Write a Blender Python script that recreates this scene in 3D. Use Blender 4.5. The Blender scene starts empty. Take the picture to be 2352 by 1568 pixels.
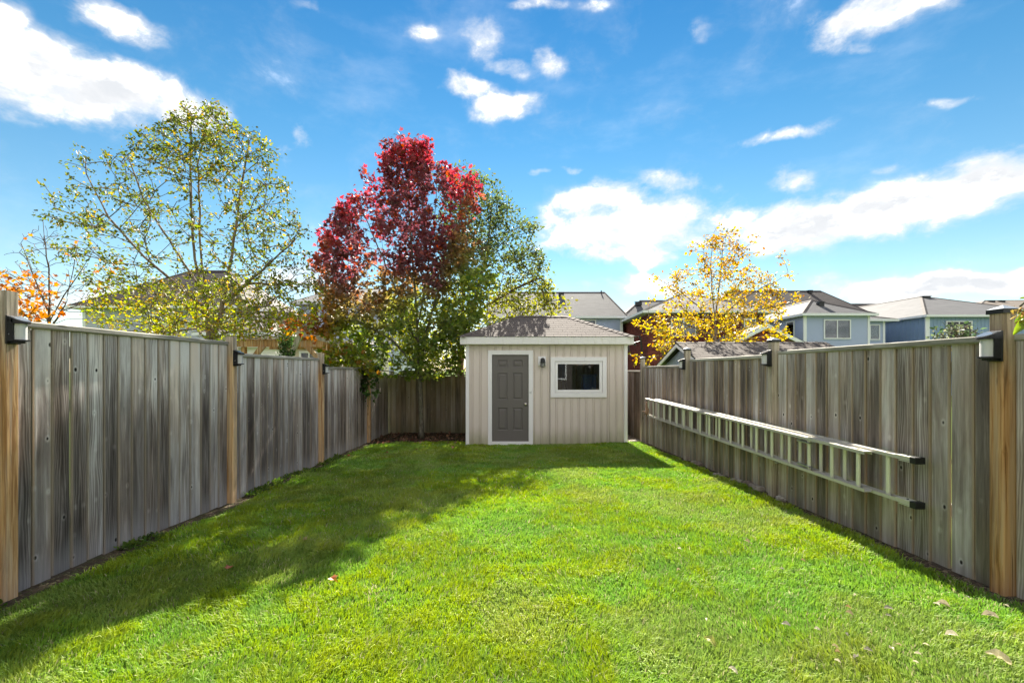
import bpy, math, random
import numpy as np
from mathutils import Vector, Matrix
random.seed(7); rng = np.random.default_rng(7)
S = bpy.context.scene
COL = S.collection
R = math.radians
# ------------------------------------------------------------------ camera, sky, sun, exposure
F, CX, HY, H = 1045.3, 1176.0, 850.0, 1.55      # focal length / optical centre / horizon (2352 px wide plate), eye height
cam = bpy.data.cameras.new('camera'); camo = bpy.data.objects.new('camera', cam); COL.objects.link(camo)
cam.sensor_width = 36.0; cam.lens = 36.0 * F / 2352.0
cam.shift_y = (HY - 784.0) / 2352.0
cam.clip_start = 0.05; cam.clip_end = 3000
camo.location = (0, 0, H); camo.rotation_euler = (math.pi / 2, 0, 0)
S.camera = camo
S.view_settings.view_transform = 'Standard'; S.view_settings.look = 'None'
S.view_settings.gamma = 1.0; S.view_settings.use_curve_mapping = False
S.view_settings.exposure = 3.42
S.cycles.use_denoising = True
S.cycles.max_bounces = 8; S.cycles.diffuse_bounces = 4; S.cycles.transmission_bounces = 6; S.cycles.transparent_max_bounces = 8
SUN_EL, SUN_AZ = R(38), R(3.2)
sl = bpy.data.lights.new('sun', 'SUN'); sl.energy = 2.0; sl.angle = R(0.5); sl.color = (1.0, 0.93, 0.80)
so = bpy.data.objects.new('sun', sl); COL.objects.link(so)
sd = Vector((math.sin(SUN_AZ) * math.cos(SUN_EL), math.cos(SUN_AZ) * math.cos(SUN_EL), math.sin(SUN_EL)))
so.rotation_euler = sd.to_track_quat('Z', 'Y').to_euler(); so.location = (0, 30, 40)


class G:
    """small helper to wire nodes"""
    def __init__(s, nt): s.nt = nt
    def n(s, t, ins=None, **kw):
        nd = s.nt.nodes.new(t)
        for k, v in kw.items(): setattr(nd, k, v)
        for k, v in (ins or {}).items():
            if isinstance(v, bpy.types.NodeSocket): s.nt.links.new(v, nd.inputs[k])
            else: nd.inputs[k].default_value = v
        return nd
    def m(s, op, a, b=0.0, c=None, clamp=False):
        d = {0: a, 1: b}
        if c is not None: d[2] = c
        return s.n('ShaderNodeMath', d, operation=op, use_clamp=clamp).outputs[0]
    def vm(s, op, a, b=(0, 0, 0), sc=None):
        nd = s.n('ShaderNodeVectorMath', {0: a, 1: b}, operation=op)
        if sc is not None: nd.inputs['Scale'].default_value = sc
        return nd.outputs['Value'] if op in ('LENGTH', 'DOT_PRODUCT', 'DISTANCE') else nd.outputs[0]
    def mix(s, f, a, b, mode='MIX'):
        nd = s.n('ShaderNodeMix', data_type='RGBA', blend_type=mode)
        for k, v in ((0, f), (6, a), (7, b)):
            if isinstance(v, bpy.types.NodeSocket): s.nt.links.new(v, nd.inputs[k])
            else: nd.inputs[k].default_value = v if k == 0 else (tuple(v) + (1,))[:4]
        return nd.outputs[2]
    def ramp(s, f, st, mode='LINEAR'):
        nd = s.n('ShaderNodeValToRGB', {0: f}); cr = nd.color_ramp; cr.interpolation = mode
        while len(cr.elements) < len(st): cr.elements.new(0.5)
        for e, (p, c) in zip(cr.elements, st):
            e.position = p; e.color = (tuple(c) + (1,))[:4] if hasattr(c, '__len__') else (c, c, c, 1)
        return nd.outputs[0]
    def noise(s, v, scale=5, det=3, rough=0.5, dist=0.0):
        d = {'Scale': scale, 'Detail': det, 'Roughness': rough, 'Distortion': dist}
        if v is not None: d['Vector'] = v
        return s.n('ShaderNodeTexNoise', d).outputs[0]
    def scl(s, v, sc): return s.n('ShaderNodeVectorMath', {0: v, 1: sc}, operation='MULTIPLY').outputs[0]
    def mr(s, v, a, b, c=0.0, d=1.0, smooth=True):
        return s.n('ShaderNodeMapRange', {0: v, 1: a, 2: b, 3: c, 4: d}, interpolation_type='SMOOTHSTEP' if smooth else 'LINEAR').outputs[0]
    def sep(s, v): return s.n('ShaderNodeSeparateXYZ', {0: v}).outputs
    def comb(s, x, y, z): return s.n('ShaderNodeCombineXYZ', {0: x, 1: y, 2: z}).outputs[0]


def build_world():
    w = bpy.data.worlds.new('World'); S.world = w; w.use_nodes = True
    nt = w.node_tree; nt.nodes.clear(); g = G(nt)
    sky = g.n('ShaderNodeTexSky', sky_type='NISHITA', sun_disc=False, sun_elevation=SUN_EL, sun_rotation=SUN_AZ,
              air_density=1.0, dust_density=0.0, ozone_density=3.0, altitude=0).outputs[0]
    d = g.n('ShaderNodeTexCoord').outputs['Generated']
    x, y, z = g.sep(d)[:3]
    # deep clear autumn blue overhead, paler to the horizon
    up = g.m('MAXIMUM', z, 0.0)
    tint = g.ramp(up, [(0.0, (.38, .335, .305)), (0.10, (.37, .35, .295)), (0.25, (.245, .315, .285)), (0.45, (.138, .272, .283)), (0.65, (.072, .222, .275))])
    blue = g.mix(1.0, sky, tint, 'MULTIPLY')
    ys = g.m('MAXIMUM', y, 0.05)
    p = g.comb(g.m('DIVIDE', x, ys), g.m('DIVIDE', z, ys), 0.0)
    # cumulus placed by direction (tangent plane in front of the yard), edges broken by noise
    CL = [(150, 205, 330, 95, 8, 1.0), (60, 140, 170, 95, 0, .8), (390, 255, 170, 55, 14, .8), (250, 310, 110, 40, 10, .35), (270, 50, 130, 48, 20, .9), (10, 40, 80, 55, 0, .8),
          (1115, 88, 66, 62, 0, .75), (1165, 152, 62, 30, 25, .6), (1085, 205, 120, 34, 15, .85), (1155, 245, 95, 40, -8, .95), (1255, 150, 52, 38, 20, .55), (968, 78, 70, 30, 0, .5),
          (2010, 30, 170, 62, -14, 1.0), (1930, 80, 95, 48, -30, .7), (1985, 112, 75, 22, -14, .5), (2120, 0, 100, 40, 0, .8), (1605, 75, 40, 40, 60, .4), (1810, 302, 130, 22, -15, .75), (1740, 325, 80, 14, -5, .5),
          (1480, 520, 290, 88, -4, 1.0), (1370, 470, 140, 55, -10, .8), (1560, 425, 130, 34, 5, .7), (1800, 515, 300, 66, -4, 1.0), (2080, 480, 300, 66, -10, 1.0), (2280, 410, 190, 75, -20, 1.0), (1810, 410, 75, 48, 20, .75), (1760, 355, 40, 30, 40, .4),
          (1440, 570, 220, 40, 0, .6), (2190, 655, 360, 34, -4, .95), (1450, 660, 170, 40, 0, .7), (1840, 645, 180, 26, 0, .4), (700, 312, 38, 34, 0, .8), (655, 345, 60, 34, 20, .5), (1225, 395, 40, 16, -10, .6), (1300, 385, 50, 14, 0, .5), (2040, 390, 40, 14, 0, .4),
          (2180, 232, 90, 16, -10, .45), (1360, 8, 60, 22, 0, .4), (1230, 0, 90, 20, 0, .5), (720, 12, 50, 18, 20, .4), (120, 480, 40, 14, 0, .4), (640, 640, 200, 45, 0, .55), (120, 700, 260, 50, 0, .5)]
    f = None
    wv = g.noise(g.scl(d, (1, 1, 1.6)), 9, 4, .55)
    pw = g.vm('ADD', p, g.scl(g.n('ShaderNodeVectorMath', {0: g.n('ShaderNodeTexNoise', {'Vector': d, 'Scale': 14.0, 'Detail': 3.0}).outputs['Color'], 1: (.5, .5, .5)}, operation='SUBTRACT').outputs[0], (.09, .06, 0)))
    for cx, cy, rx, ry, rot, wt in CL:
        q = g.n('ShaderNodeMapping', {0: pw, 1: ((cx - CX) / F, (HY - cy) / F, 0), 2: (0, 0, R(-rot)), 3: (rx / F, ry / F, 1)}, vector_type='TEXTURE').outputs[0]
        e = g.mr(g.vm('LENGTH', q), 0.15, 1.5, wt, 0.0)
        f = e if f is None else g.m('SMOOTH_MAX', f, e, 0.25)
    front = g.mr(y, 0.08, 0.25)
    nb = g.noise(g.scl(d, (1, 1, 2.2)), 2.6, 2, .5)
    fill_cloud = g.mr(nb, .27, .50, 0.0, 1.15)                       # denser cloud out of view, added to raise the fill light
    n_ = g.n('ShaderNodeMix', data_type='FLOAT'); nt.links.new(front, n_.inputs[0]); nt.links.new(fill_cloud, n_.inputs[2]); nt.links.new(f, n_.inputs[3])
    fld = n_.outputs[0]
    det = g.noise(g.vm('ADD', g.scl(d, (1, 1, 1.7)), g.scl(g.n('ShaderNodeTexNoise', {'Vector': d, 'Scale': 7.0, 'Detail': 4.0}).outputs['Color'], (.10, .10, .07))), 5.5, 13, .63)
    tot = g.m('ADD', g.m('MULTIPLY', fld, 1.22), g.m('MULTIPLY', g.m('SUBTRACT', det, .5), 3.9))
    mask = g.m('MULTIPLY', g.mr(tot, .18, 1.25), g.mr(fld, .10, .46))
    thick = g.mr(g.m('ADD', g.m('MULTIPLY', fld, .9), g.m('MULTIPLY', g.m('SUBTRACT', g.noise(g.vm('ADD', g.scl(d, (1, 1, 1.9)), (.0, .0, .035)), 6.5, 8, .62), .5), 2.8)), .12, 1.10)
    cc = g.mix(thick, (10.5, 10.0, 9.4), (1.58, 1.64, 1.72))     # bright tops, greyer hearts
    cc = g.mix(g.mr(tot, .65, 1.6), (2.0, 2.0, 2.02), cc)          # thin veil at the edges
    wisp = g.m('MULTIPLY', g.mr(g.noise(g.scl(d, (1, 1, 2.5)), 4.0, 7, .6), .5, .85), .15)
    b2 = g.mix(wisp, blue, (2.7, 2.8, 2.95))
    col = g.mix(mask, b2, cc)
    # below the horizon: dull ground tone
    col = g.mix(g.mr(z, -0.03, 0.0), (.8, .8, .65), col)
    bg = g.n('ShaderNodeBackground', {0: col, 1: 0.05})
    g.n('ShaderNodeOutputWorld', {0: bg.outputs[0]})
    w.cycles.sampling_method = 'MANUAL'; w.cycles.sample_map_resolution = 1024
build_world()

# ------------------------------------------------------------------ helpers
WL = {}                                              # world position of every object built


def wpos(o): return WL.get(o.name, Vector((0, 0, 0)))


class MB:
    def __init__(s): s.v = []; s.f = []
    def add(s, vs, fs):
        b = len(s.v); s.v += [tuple(q) for q in vs]; s.f += [tuple(b + i for i in q) for q in fs]; return s
    def box(s, x0, x1, y0, y1, z0, z1):
        return s.add([(x0, y0, z0), (x1, y0, z0), (x1, y1, z0), (x0, y1, z0), (x0, y0, z1), (x1, y0, z1), (x1, y1, z1), (x0, y1, z1)],
                     [(3, 2, 1, 0), (4, 5, 6, 7), (0, 1, 5, 4), (1, 2, 6, 5), (2, 3, 7, 6), (3, 0, 4, 7)])
    def prism(s, poly, a, b, axis='z'):
        n = len(poly)
        def P(u, v, w): return (u, v, w) if axis == 'z' else ((w, u, v) if axis == 'x' else (u, w, v))
        vs = [P(u, v, a) for u, v in poly] + [P(u, v, b) for u, v in poly]
        return s.add(vs, [tuple(range(n))[::-1], tuple(range(n, 2 * n))] + [(i, (i + 1) % n, n + (i + 1) % n, n + i) for i in range(n)])
    def tube(s, pts, rad, n=6, cap=True):
        pts = [Vector(p) for p in pts]; rs = rad if hasattr(rad, '__len__') else [rad] * len(pts)
        rings = []
        for i, p in enumerate(pts):
            t = (pts[min(i + 1, len(pts) - 1)] - pts[max(i - 1, 0)]).normalized()
            u = t.cross(Vector((0, 0, 1)) if abs(t.z) < .9 else Vector((1, 0, 0))).normalized(); w = t.cross(u)
            rings += [p + (u * math.cos(2 * math.pi * k / n) + w * math.sin(2 * math.pi * k / n)) * rs[i] for k in range(n)]
        fs = [(i * n + k, i * n + (k + 1) % n, (i + 1) * n + (k + 1) % n, (i + 1) * n + k) for i in range(len(pts) - 1) for k in range(n)]
        if cap: fs += [tuple(range(n))[::-1], tuple(range((len(pts) - 1) * n, len(pts) * n))]
        return s.add(rings, fs)
    def quadbox(s, a, b, c, d, t):
        """thick slab: outer face a b c d (counter-clockwise seen from outside), thickness t inward"""
        a, b, c, d = map(Vector, (a, b, c, d)); nn = (b - a).cross(d - a).normalized() * t
        return s.add([a, b, c, d, a - nn, b - nn, c - nn, d - nn], [(0, 1, 2, 3), (7, 6, 5, 4), (1, 0, 4, 5), (2, 1, 5, 6), (3, 2, 6, 7), (0, 3, 7, 4)])
    def build(s, name, mat, parent=None, origin=None, smooth=False, kind=None, bevel=0.0):
        base = wpos(parent) if parent else Vector((0, 0, 0))
        og = Vector(origin) if origin is not None else (base if parent else Vector((0, 0, 0)))
        me = bpy.data.meshes.new(name)
        me.from_pydata([tuple(Vector(q) - og) for q in s.v], [], s.f)
        if smooth: me.polygons.foreach_set('use_smooth', [True] * len(me.polygons))
        for m_ in (mat if isinstance(mat, (list, tuple)) else [mat]): me.materials.append(m_)
        me.update()
        o = bpy.data.objects.new(name, me); COL.objects.link(o)
        if parent: o.parent = parent
        o.location = og - base; WL[o.name] = og
        if kind: o['kind'] = kind
        if bevel:
            bv = o.modifiers.new('bevel', 'BEVEL'); bv.width = bevel; bv.segments = 2; bv.limit_method = 'ANGLE'
        return o


def tag(o, label, cat, group=None, kind=None):
    o['label'] = label; o['category'] = cat
    if group: o['group'] = group
    if kind: o['kind'] = kind
    return o


def thing(name, loc, label, cat, group=None):
    o = bpy.data.objects.new(name, None); COL.objects.link(o); o.location = loc; o.empty_display_size = .2
    WL[o.name] = Vector(loc)
    return tag(o, label, cat, group)


def copy_tree(o, parent=None):
    c = o.copy(); COL.objects.link(c)
    if parent: c.parent = parent
    for ch in list(o.children): copy_tree(ch, c)
    return c


def fast_mesh(name, verts, loops, sizes, mat, cols=None, parent=None, kind=None, smooth=False):
    og = np.array(wpos(parent)) if parent else np.zeros(3)
    me = bpy.data.meshes.new(name)
    verts = np.asarray(verts, np.float32) - og.astype(np.float32)
    me.vertices.add(len(verts)); me.vertices.foreach_set('co', verts.ravel())
    loops = np.asarray(loops, np.int32); sizes = np.asarray(sizes, np.int32)
    me.loops.add(len(loops)); me.loops.foreach_set('vertex_index', loops)
    me.polygons.add(len(sizes)); st = np.concatenate([[0], np.cumsum(sizes)[:-1]]).astype(np.int32)
    me.polygons.foreach_set('loop_start', st)
    try: me.polygons.foreach_set('loop_total', sizes)
    except Exception: pass
    if smooth: me.polygons.foreach_set('use_smooth', np.ones(len(sizes), bool))
    if cols is not None:
        a = me.color_attributes.new('tone', 'FLOAT_COLOR', 'POINT')
        c4 = np.ones((len(verts), 4), np.float32); c4[:, :3] = cols; a.data.foreach_set('color', c4.ravel())
    me.materials.append(mat); me.update(calc_edges=True)
    o = bpy.data.objects.new(name, me); COL.objects.link(o)
    if parent: o.parent = parent
    WL[o.name] = Vector(og)
    if kind: o['kind'] = kind
    return o


def vnoise(x, y, seed=0):
    xi = np.floor(x).astype(np.int64); yi = np.floor(y).astype(np.int64); fx = x - xi; fy = y - yi
    fx = fx * fx * (3 - 2 * fx); fy = fy * fy * (3 - 2 * fy)
    def h(a, b):
        n = (a * 374761393 + b * 668265263 + seed * 974634777) & 0x7fffffff
        n = ((n ^ (n >> 13)) * 1274126177) & 0x7fffffff
        return ((n ^ (n >> 16)) & 0xffff) / 65535.0
    return (h(xi, yi) * (1 - fx) + h(xi + 1, yi) * fx) * (1 - fy) + (h(xi, yi + 1) * (1 - fx) + h(xi + 1, yi + 1) * fx) * fy


def fbm(x, y, seed=0, o=4):
    t = 0; a = .5
    for k in range(o): t = t + a * vnoise(x * 2 ** k, y * 2 ** k, seed + k * 17); a *= .5
    return t / (1 - .5 ** o)


def px(x, y, Y): return Vector(((x - CX) * Y / F, Y, H + (HY - y) * Y / F))      # a point at depth Y


XL = lambda Y: -3.415 + .0086 * Y                    # inner plane of the left posts
XR = lambda Y: 3.09 - .0201 * Y                      # inner plane of the right posts
def sst(a, b, x): t = np.clip((x - a) / (b - a), 0, 1); return t * t * (3 - 2 * t)


def ground_z(X, Y):
    X = np.asarray(X, float); Y = np.asarray(Y, float)
    yc = np.clip(Y, -2, 14)
    l = 1.555 + .0185 * (yc - 3); r = 1.39 + .0266 * (yc - 2.85)
    t = np.clip((X + 3.4) / 6.4, -.15, 1.15)
    mid = sst(6.5, 10, yc) * np.clip(1 - ((X - .6) / 2.6) ** 2, 0, 1) * .05
    und = (fbm(X * .9 + 40, Y * .9 + 40, 5, 3) - .5) * .05
    return H - (l * (1 - t) + r * t) - mid + und
gz = lambda X, Y: float(ground_z(X, Y))

# ------------------------------------------------------------------ materials


def newmat(name):
    m = bpy.data.materials.new(name); m.use_nodes = True; m.node_tree.nodes.clear()
    return m, G(m.node_tree)


def finish(g, col, rough=.7, spec=.3, bump=None, bstr=.3, bdist=.01, metal=0.0, **kw):
    d = {'Base Color': col if isinstance(col, bpy.types.NodeSocket) else (tuple(col) + (1,))[:4], 'Roughness': rough, 'Specular IOR Level': spec, 'Metallic': metal}
    d.update(kw)
    if bump is not None: d['Normal'] = g.n('ShaderNodeBump', {'Height': bump, 'Strength': bstr, 'Distance': bdist}).outputs[0]
    b = g.n('ShaderNodeBsdfPrincipled', d)
    g.n('ShaderNodeOutputMaterial', {0: b.outputs[0]})


def paint(name, col, rough=.5, var=.12, dirt=(.3, .27, .2), dirt_amt=.15, scale=3.0, spec=.35, metal=0.0, splash=None):
    m, g = newmat(name)
    co = g.n('ShaderNodeTexCoord').outputs['Object']
    rnd = g.n('ShaderNodeObjectInfo').outputs['Random']
    v = g.vm('ADD', co, g.comb(g.m('MULTIPLY', rnd, 37.), g.m('MULTIPLY', rnd, 11.), 0.0))
    n1 = g.noise(v, scale, 5, .6); n2 = g.noise(g.scl(v, (1, 1, .25)), scale * 6, 4, .6)
    c = g.mix(g.m('MULTIPLY', g.mr(n1, .3, .75), var), col, tuple(k * .75 for k in col))
    c = g.mix(g.m('MULTIPLY', g.mr(n2, .52, .8), dirt_amt), c, dirt)
    c = g.mix(g.m('MULTIPLY', rnd, var * .5), c, tuple(k * .85 for k in col))
    if splash is not None:                                   # soil splash and algae on the lowest boards
        pz = g.sep(g.n('ShaderNodeNewGeometry').outputs['Position'])[2]
        sm = g.mr(g.m('ADD', pz, g.m('MULTIPLY', g.m('SUBTRACT', g.noise(g.scl(v, (5, 5, 1.2)), 1.0, 5, .65), .5), .55)), splash, -.14)
        c = g.mix(g.m('MULTIPLY', sm, .7), c, (.33, .32, .17))
    finish(g, c, rough, spec, g.noise(v, 60, 2), .08, .003, metal)
    return m


def weathered(name, ramp, tint, edge, bottom, bottom_h=.25, bottom_amt=.6, seed=0., knot=(.03, .025, .022), top=None, contrast=1.0):
    """grey weathered softwood board; grain runs along local z"""
    m, g = newmat(name)
    co = g.n('ShaderNodeTexCoord').outputs['Object']
    oi = g.n('ShaderNodeObjectInfo'); rnd = oi.outputs['Random']
    r2 = g.m('FRACT', g.m('MULTIPLY', rnd, 71.3)); r3 = g.m('FRACT', g.m('MULTIPLY', rnd, 139.7))
    off = g.comb(g.m('MULTIPLY', rnd, 53.), g.m('MULTIPLY', r2, 31.), g.m('ADD', g.m('MULTIPLY', r3, 97.), seed))
    v = g.vm('ADD', co, off)
    wob = g.m('MULTIPLY', g.m('SUBTRACT', g.noise(g.scl(v, (2, 2, 1.1)), 2.0, 3), .5), .05)
    x, y, z = g.sep(v)[:3]
    xw = g.m('ADD', x, wob); vv = g.comb(xw, y, z)
    fine = g.noise(g.scl(vv, (170, 60, 2.6)), 1.0, 4, .65)
    strk = g.noise(g.scl(vv, (34, 20, .75)), 1.0, 5, .62)
    blot = g.noise(g.scl(v, (11, 11, 1.5)), 1.0, 5, .6, .4)
    # knots: dark eye in a pale halo, grain swirling round
    kv = g.comb(g.m('MULTIPLY', x, 10.5), g.m('MULTIPLY', r2, 40.0), g.m('MULTIPLY', z, 7.2))
    vor = g.n('ShaderNodeTexVoronoi', {'Vector': kv, 'Scale': 1.0, 'Randomness': 1.0}, voronoi_dimensions='3D', feature='F1')
    kd = vor.outputs['Distance']; ks = g.sep(vor.outputs['Color'])[0]
    kd2 = g.m('DIVIDE', kd, g.m('ADD', .5, g.m('MULTIPLY', ks, .8)))
    kon = g.m('GREATER_THAN', ks, .60)
    kdark = g.m('MULTIPLY', g.mr(kd2, .13, .06), kon)
    khalo = g.m('MULTIPLY', g.mr(kd, .30, .05), kon)
    # cathedral rings on some boards
    ring = g.m('SINE', g.m('ADD', g.m('MULTIPLY', g.m('POWER', g.m('ABSOLUTE', g.m('ADD', g.sep(co)[0], wob)), 1.35), 900.), g.m('MULTIPLY', z, 9.)))
    ring = g.m('MULTIPLY', g.m('MULTIPLY', ring, .075), g.m('GREATER_THAN', r2, .5))
    t = g.m('ADD', g.m('MULTIPLY', fine, .16), g.m('ADD', g.m('MULTIPLY', strk, .44), g.m('MULTIPLY', blot, .54)))
    t = g.m('ADD', t, ring)
    t = g.m('ADD', g.m('MULTIPLY', g.m('SUBTRACT', t, .57), contrast), g.m('ADD', .5, g.m('MULTIPLY', g.m('SUBTRACT', r3, .5), .36)))
    t = g.m('ADD', t, g.m('MULTIPLY', khalo, .20))
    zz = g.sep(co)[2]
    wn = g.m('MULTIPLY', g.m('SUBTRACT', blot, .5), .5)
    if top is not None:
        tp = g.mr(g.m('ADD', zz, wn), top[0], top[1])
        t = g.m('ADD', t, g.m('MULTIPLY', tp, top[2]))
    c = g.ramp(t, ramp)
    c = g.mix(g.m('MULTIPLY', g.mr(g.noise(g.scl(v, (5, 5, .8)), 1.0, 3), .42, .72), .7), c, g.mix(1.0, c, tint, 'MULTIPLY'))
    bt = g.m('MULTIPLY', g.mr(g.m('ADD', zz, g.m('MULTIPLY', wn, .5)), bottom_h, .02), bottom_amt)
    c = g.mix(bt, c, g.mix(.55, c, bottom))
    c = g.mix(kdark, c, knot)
    # fresh brownish arrises
    ed = g.n('ShaderNodeAttribute', attribute_name='arris').outputs['Fac']
    c = g.mix(g.m('MULTIPLY', ed, .75), c, edge)
    nail = g.noise(v, 160, 1)
    finish(g, c, .85, .12, g.m('ADD', g.m('MULTIPLY', fine, .5), g.m('SUBTRACT', g.m('MULTIPLY', strk, .6), g.m('MULTIPLY', kdark, .6))), .5, .004)
    return m


def grain(name, c0, c1, c2, gray=(.32, .30, .27), gray_from=None, gray_amt=.8, rings=True):
    """cedar coloured post wood, weathered grey on top"""
    m, g = newmat(name)
    co = g.n('ShaderNodeTexCoord').outputs['Object']
    rnd = g.n('ShaderNodeObjectInfo').outputs['Random']
    v = g.vm('ADD', co, g.comb(g.m('MULTIPLY', rnd, 17.), g.m('MULTIPLY', rnd, 29.), g.m('MULTIPLY', rnd, 43.)))
    wob = g.noise(g.scl(v, (3, 3, .9)), 1.5, 3)
    x, y, z = g.sep(v)[:3]
    vv = g.comb(g.m('ADD', x, g.m('MULTIPLY', wob, .06)), g.m('ADD', y, g.m('MULTIPLY', wob, .05)), z)
    a = g.noise(g.scl(vv, (75, 75, 1.6)), 1.0, 4, .6)
    b = g.noise(g.scl(vv, (16, 16, .7)), 1.0, 3, .5)
    t = g.m('ADD', g.m('MULTIPLY', a, .55), g.m('MULTIPLY', b, .45))
    c = g.ramp(t, [(.41, c0), (.5, c1), (.59, c2)])
    vor = g.n('ShaderNodeTexVoronoi', {'Vector': g.scl(v, (9, 9, 2.2)), 'Scale': 1.0}, feature='F1')
    k = g.mr(vor.outputs['Distance'], .12, .05)
    c = g.mix(g.m('MULTIPLY', k, .8), c, tuple(q * .3 for q in c0))
    c = g.mix(g.m('MULTIPLY', g.mr(g.noise(g.scl(v, (22, 22, .9)), 1.0, 4), .46, .66), .45), c, gray)
    crack = g.m('MULTIPLY', g.mr(g.noise(g.scl(vv, (42, 42, .35)), 1.0, 2), .66, .70), .7)
    c = g.mix(crack, c, tuple(q * .35 for q in c0))
    if gray_from is not None:
        zz = g.sep(co)[2]
        gm = g.m('MULTIPLY', g.mr(g.m('ADD', zz, g.m('MULTIPLY', g.m('SUBTRACT', g.noise(g.scl(v, (14, 14, 2)), 1.0, 4), .5), .6)), gray_from - .25, gray_from + .15), gray_amt)
        c = g.mix(gm, c, g.mix(g.mr(a, .35, .65), tuple(q * .6 for q in gray), tuple(min(1, q * 1.25) for q in gray)))
    finish(g, c, .8, .15, g.m('SUBTRACT', a, g.m('MULTIPLY', crack, .8)), .45, .004)
    return m


def leafmat(name, transl=.5, rough=.5, gloss=.14):
    m, g = newmat(name)
    c = g.n('ShaderNodeAttribute', attribute_name='tone').outputs['Color']
    d = g.n('ShaderNodeBsdfDiffuse', {0: c})
    hs = g.n('ShaderNodeHueSaturation', {'Saturation': 1.1, 'Value': 1.5, 'Color': c})
    t = g.n('ShaderNodeBsdfTranslucent', {0: hs.outputs[0]})
    mx = g.n('ShaderNodeMixShader', {0: transl, 1: d.outputs[0], 2: t.outputs[0]})
    gl = g.n('ShaderNodeBsdfGlossy', {0: (1, 1, 1, 1), 1: rough})
    fr = g.n('ShaderNodeLayerWeight', {0: .25})
    m2 = g.n('ShaderNodeMixShader', {0: g.m('MULTIPLY', fr.outputs[1], gloss), 1: mx.outputs[0], 2: gl.outputs[0]})
    g.n('ShaderNodeOutputMaterial', {0: m2.outputs[0]})
    return m


def shingle_mat(name, a, b, scale=1.0):
    m, g = newmat(name)
    co = g.n('ShaderNodeTexCoord').outputs['Object']
    rnd = g.n('ShaderNodeObjectInfo').outputs['Random']
    v = g.vm('ADD', co, g.comb(g.m('MULTIPLY', rnd, 19.), g.m('MULTIPLY', rnd, 7.), 0.0))
    sp = g.noise(v, 240, 2, .7); bl = g.noise(v, 3.2, 4)
    c = g.mix(g.mr(sp, .35, .65), a, b)
    c = g.mix(g.m('MULTIPLY', rnd, .45), c, tuple(q * .62 for q in a))
    c = g.mix(g.m('MULTIPLY', g.mr(bl, .5, .75), .35), c, (.13, .12, .11))
    finish(g, c, .9, .35, sp, .5, .004)
    return m


def far_roof(name, a, b):
    """asphalt roof seen from far: courses too fine to pick apart"""
    m, g = newmat(name)
    ge = g.n('ShaderNodeNewGeometry').outputs['Position']
    x, y, z = g.sep(ge)[:3]
    cz = g.m('DIVIDE', z, .062)
    row = g.m('FLOOR', cz); fr = g.m('FRACT', cz)
    rn = g.noise(g.comb(g.m('MULTIPLY', g.m('ADD', x, y), 1.1), g.m('MULTIPLY', row, 3.7), 0.0), 1.0, 2)
    bl = g.noise(ge, .5, 4); sp = g.noise(ge, 12, 4, .7)
    c = g.mix(g.mr(rn, .3, .7), a, b)
    c = g.mix(g.m('MULTIPLY', g.mr(bl, .4, .7), .35), c, tuple(q * .7 for q in a))
    c = g.mix(g.m('MULTIPLY', g.mr(fr, .80, .97), .45), c, tuple(q * .4 for q in a))
    c = g.mix(g.m('MULTIPLY', g.mr(sp, .5, .8), .3), c, tuple(q * .6 for q in a))
    finish(g, c, .85, .4, fr, .35, .02)
    return m


def simple(name, col, rough=.5, metal=0.0, spec=.4, **kw):
    m, g = newmat(name)
    co = g.n('ShaderNodeTexCoord').outputs['Object']
    n = g.noise(co, 14, 4, .6)
    c = g.mix(g.mr(n, .35, .75), col, tuple(q * .8 for q in col))
    finish(g, c, rough, spec, g.noise(co, 120, 2), .05, .002, metal, **kw)
    return m


def glassmat(name, tint=(.6, .65, .68), rough=.02):
    """window pane: part clear, part mirror"""
    m, g = newmat(name)
    tr = g.n('ShaderNodeBsdfTransparent', {0: tint + (1,)})
    gl = g.n('ShaderNodeBsdfGlossy', {0: (1, 1, 1, 1), 1: rough})
    fr = g.n('ShaderNodeFresnel', {0: 1.55})
    mx = g.n('ShaderNodeMixShader', {0: fr.outputs[0], 1: tr.outputs[0], 2: gl.outputs[0]})
    g.n('ShaderNodeOutputMaterial', {0: mx.outputs[0]})
    return m


M = {}
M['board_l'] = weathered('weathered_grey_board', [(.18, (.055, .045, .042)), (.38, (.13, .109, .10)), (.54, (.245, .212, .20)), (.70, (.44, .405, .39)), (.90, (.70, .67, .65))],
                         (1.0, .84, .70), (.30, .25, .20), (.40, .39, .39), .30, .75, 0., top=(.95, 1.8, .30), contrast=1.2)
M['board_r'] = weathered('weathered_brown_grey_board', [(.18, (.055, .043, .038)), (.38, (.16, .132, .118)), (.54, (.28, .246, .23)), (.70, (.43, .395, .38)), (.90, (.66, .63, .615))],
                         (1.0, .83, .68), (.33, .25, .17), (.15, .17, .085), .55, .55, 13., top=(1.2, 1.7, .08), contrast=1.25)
M['board_b'] = weathered('mossy_brown_board', [(.20, (.11, .09, .068)), (.40, (.25, .205, .16)), (.56, (.37, .315, .25)), (.75, (.50, .44, .36))],
                         (1.0, .85, .62), (.2, .15, .1), (.12, .13, .045), .5, .8, 29.)
M['post'] = grain('cedar_post_wood', (.30, .15, .06), (.54, .32, .15), (.68, .47, .27), gray_from=1.85, gray=(.40, .36, .30))
M['post_r'] = grain('brown_post_wood', (.20, .095, .035), (.40, .21, .085), (.52, .31, .15), gray_from=1.55, gray=(.34, .28, .21))
M['post_g'] = grain('grey_brown_post_wood', (.22, .18, .14), (.38, .32, .26), (.5, .43, .35))
M['cap'] = grain('weathered_rail_wood', (.20, .19, .16), (.34, .32, .28), (.48, .46, .41))
M['timber'] = grain('pergola_timber', (.16, .08, .03), (.32, .17, .07), (.42, .26, .12))
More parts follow.
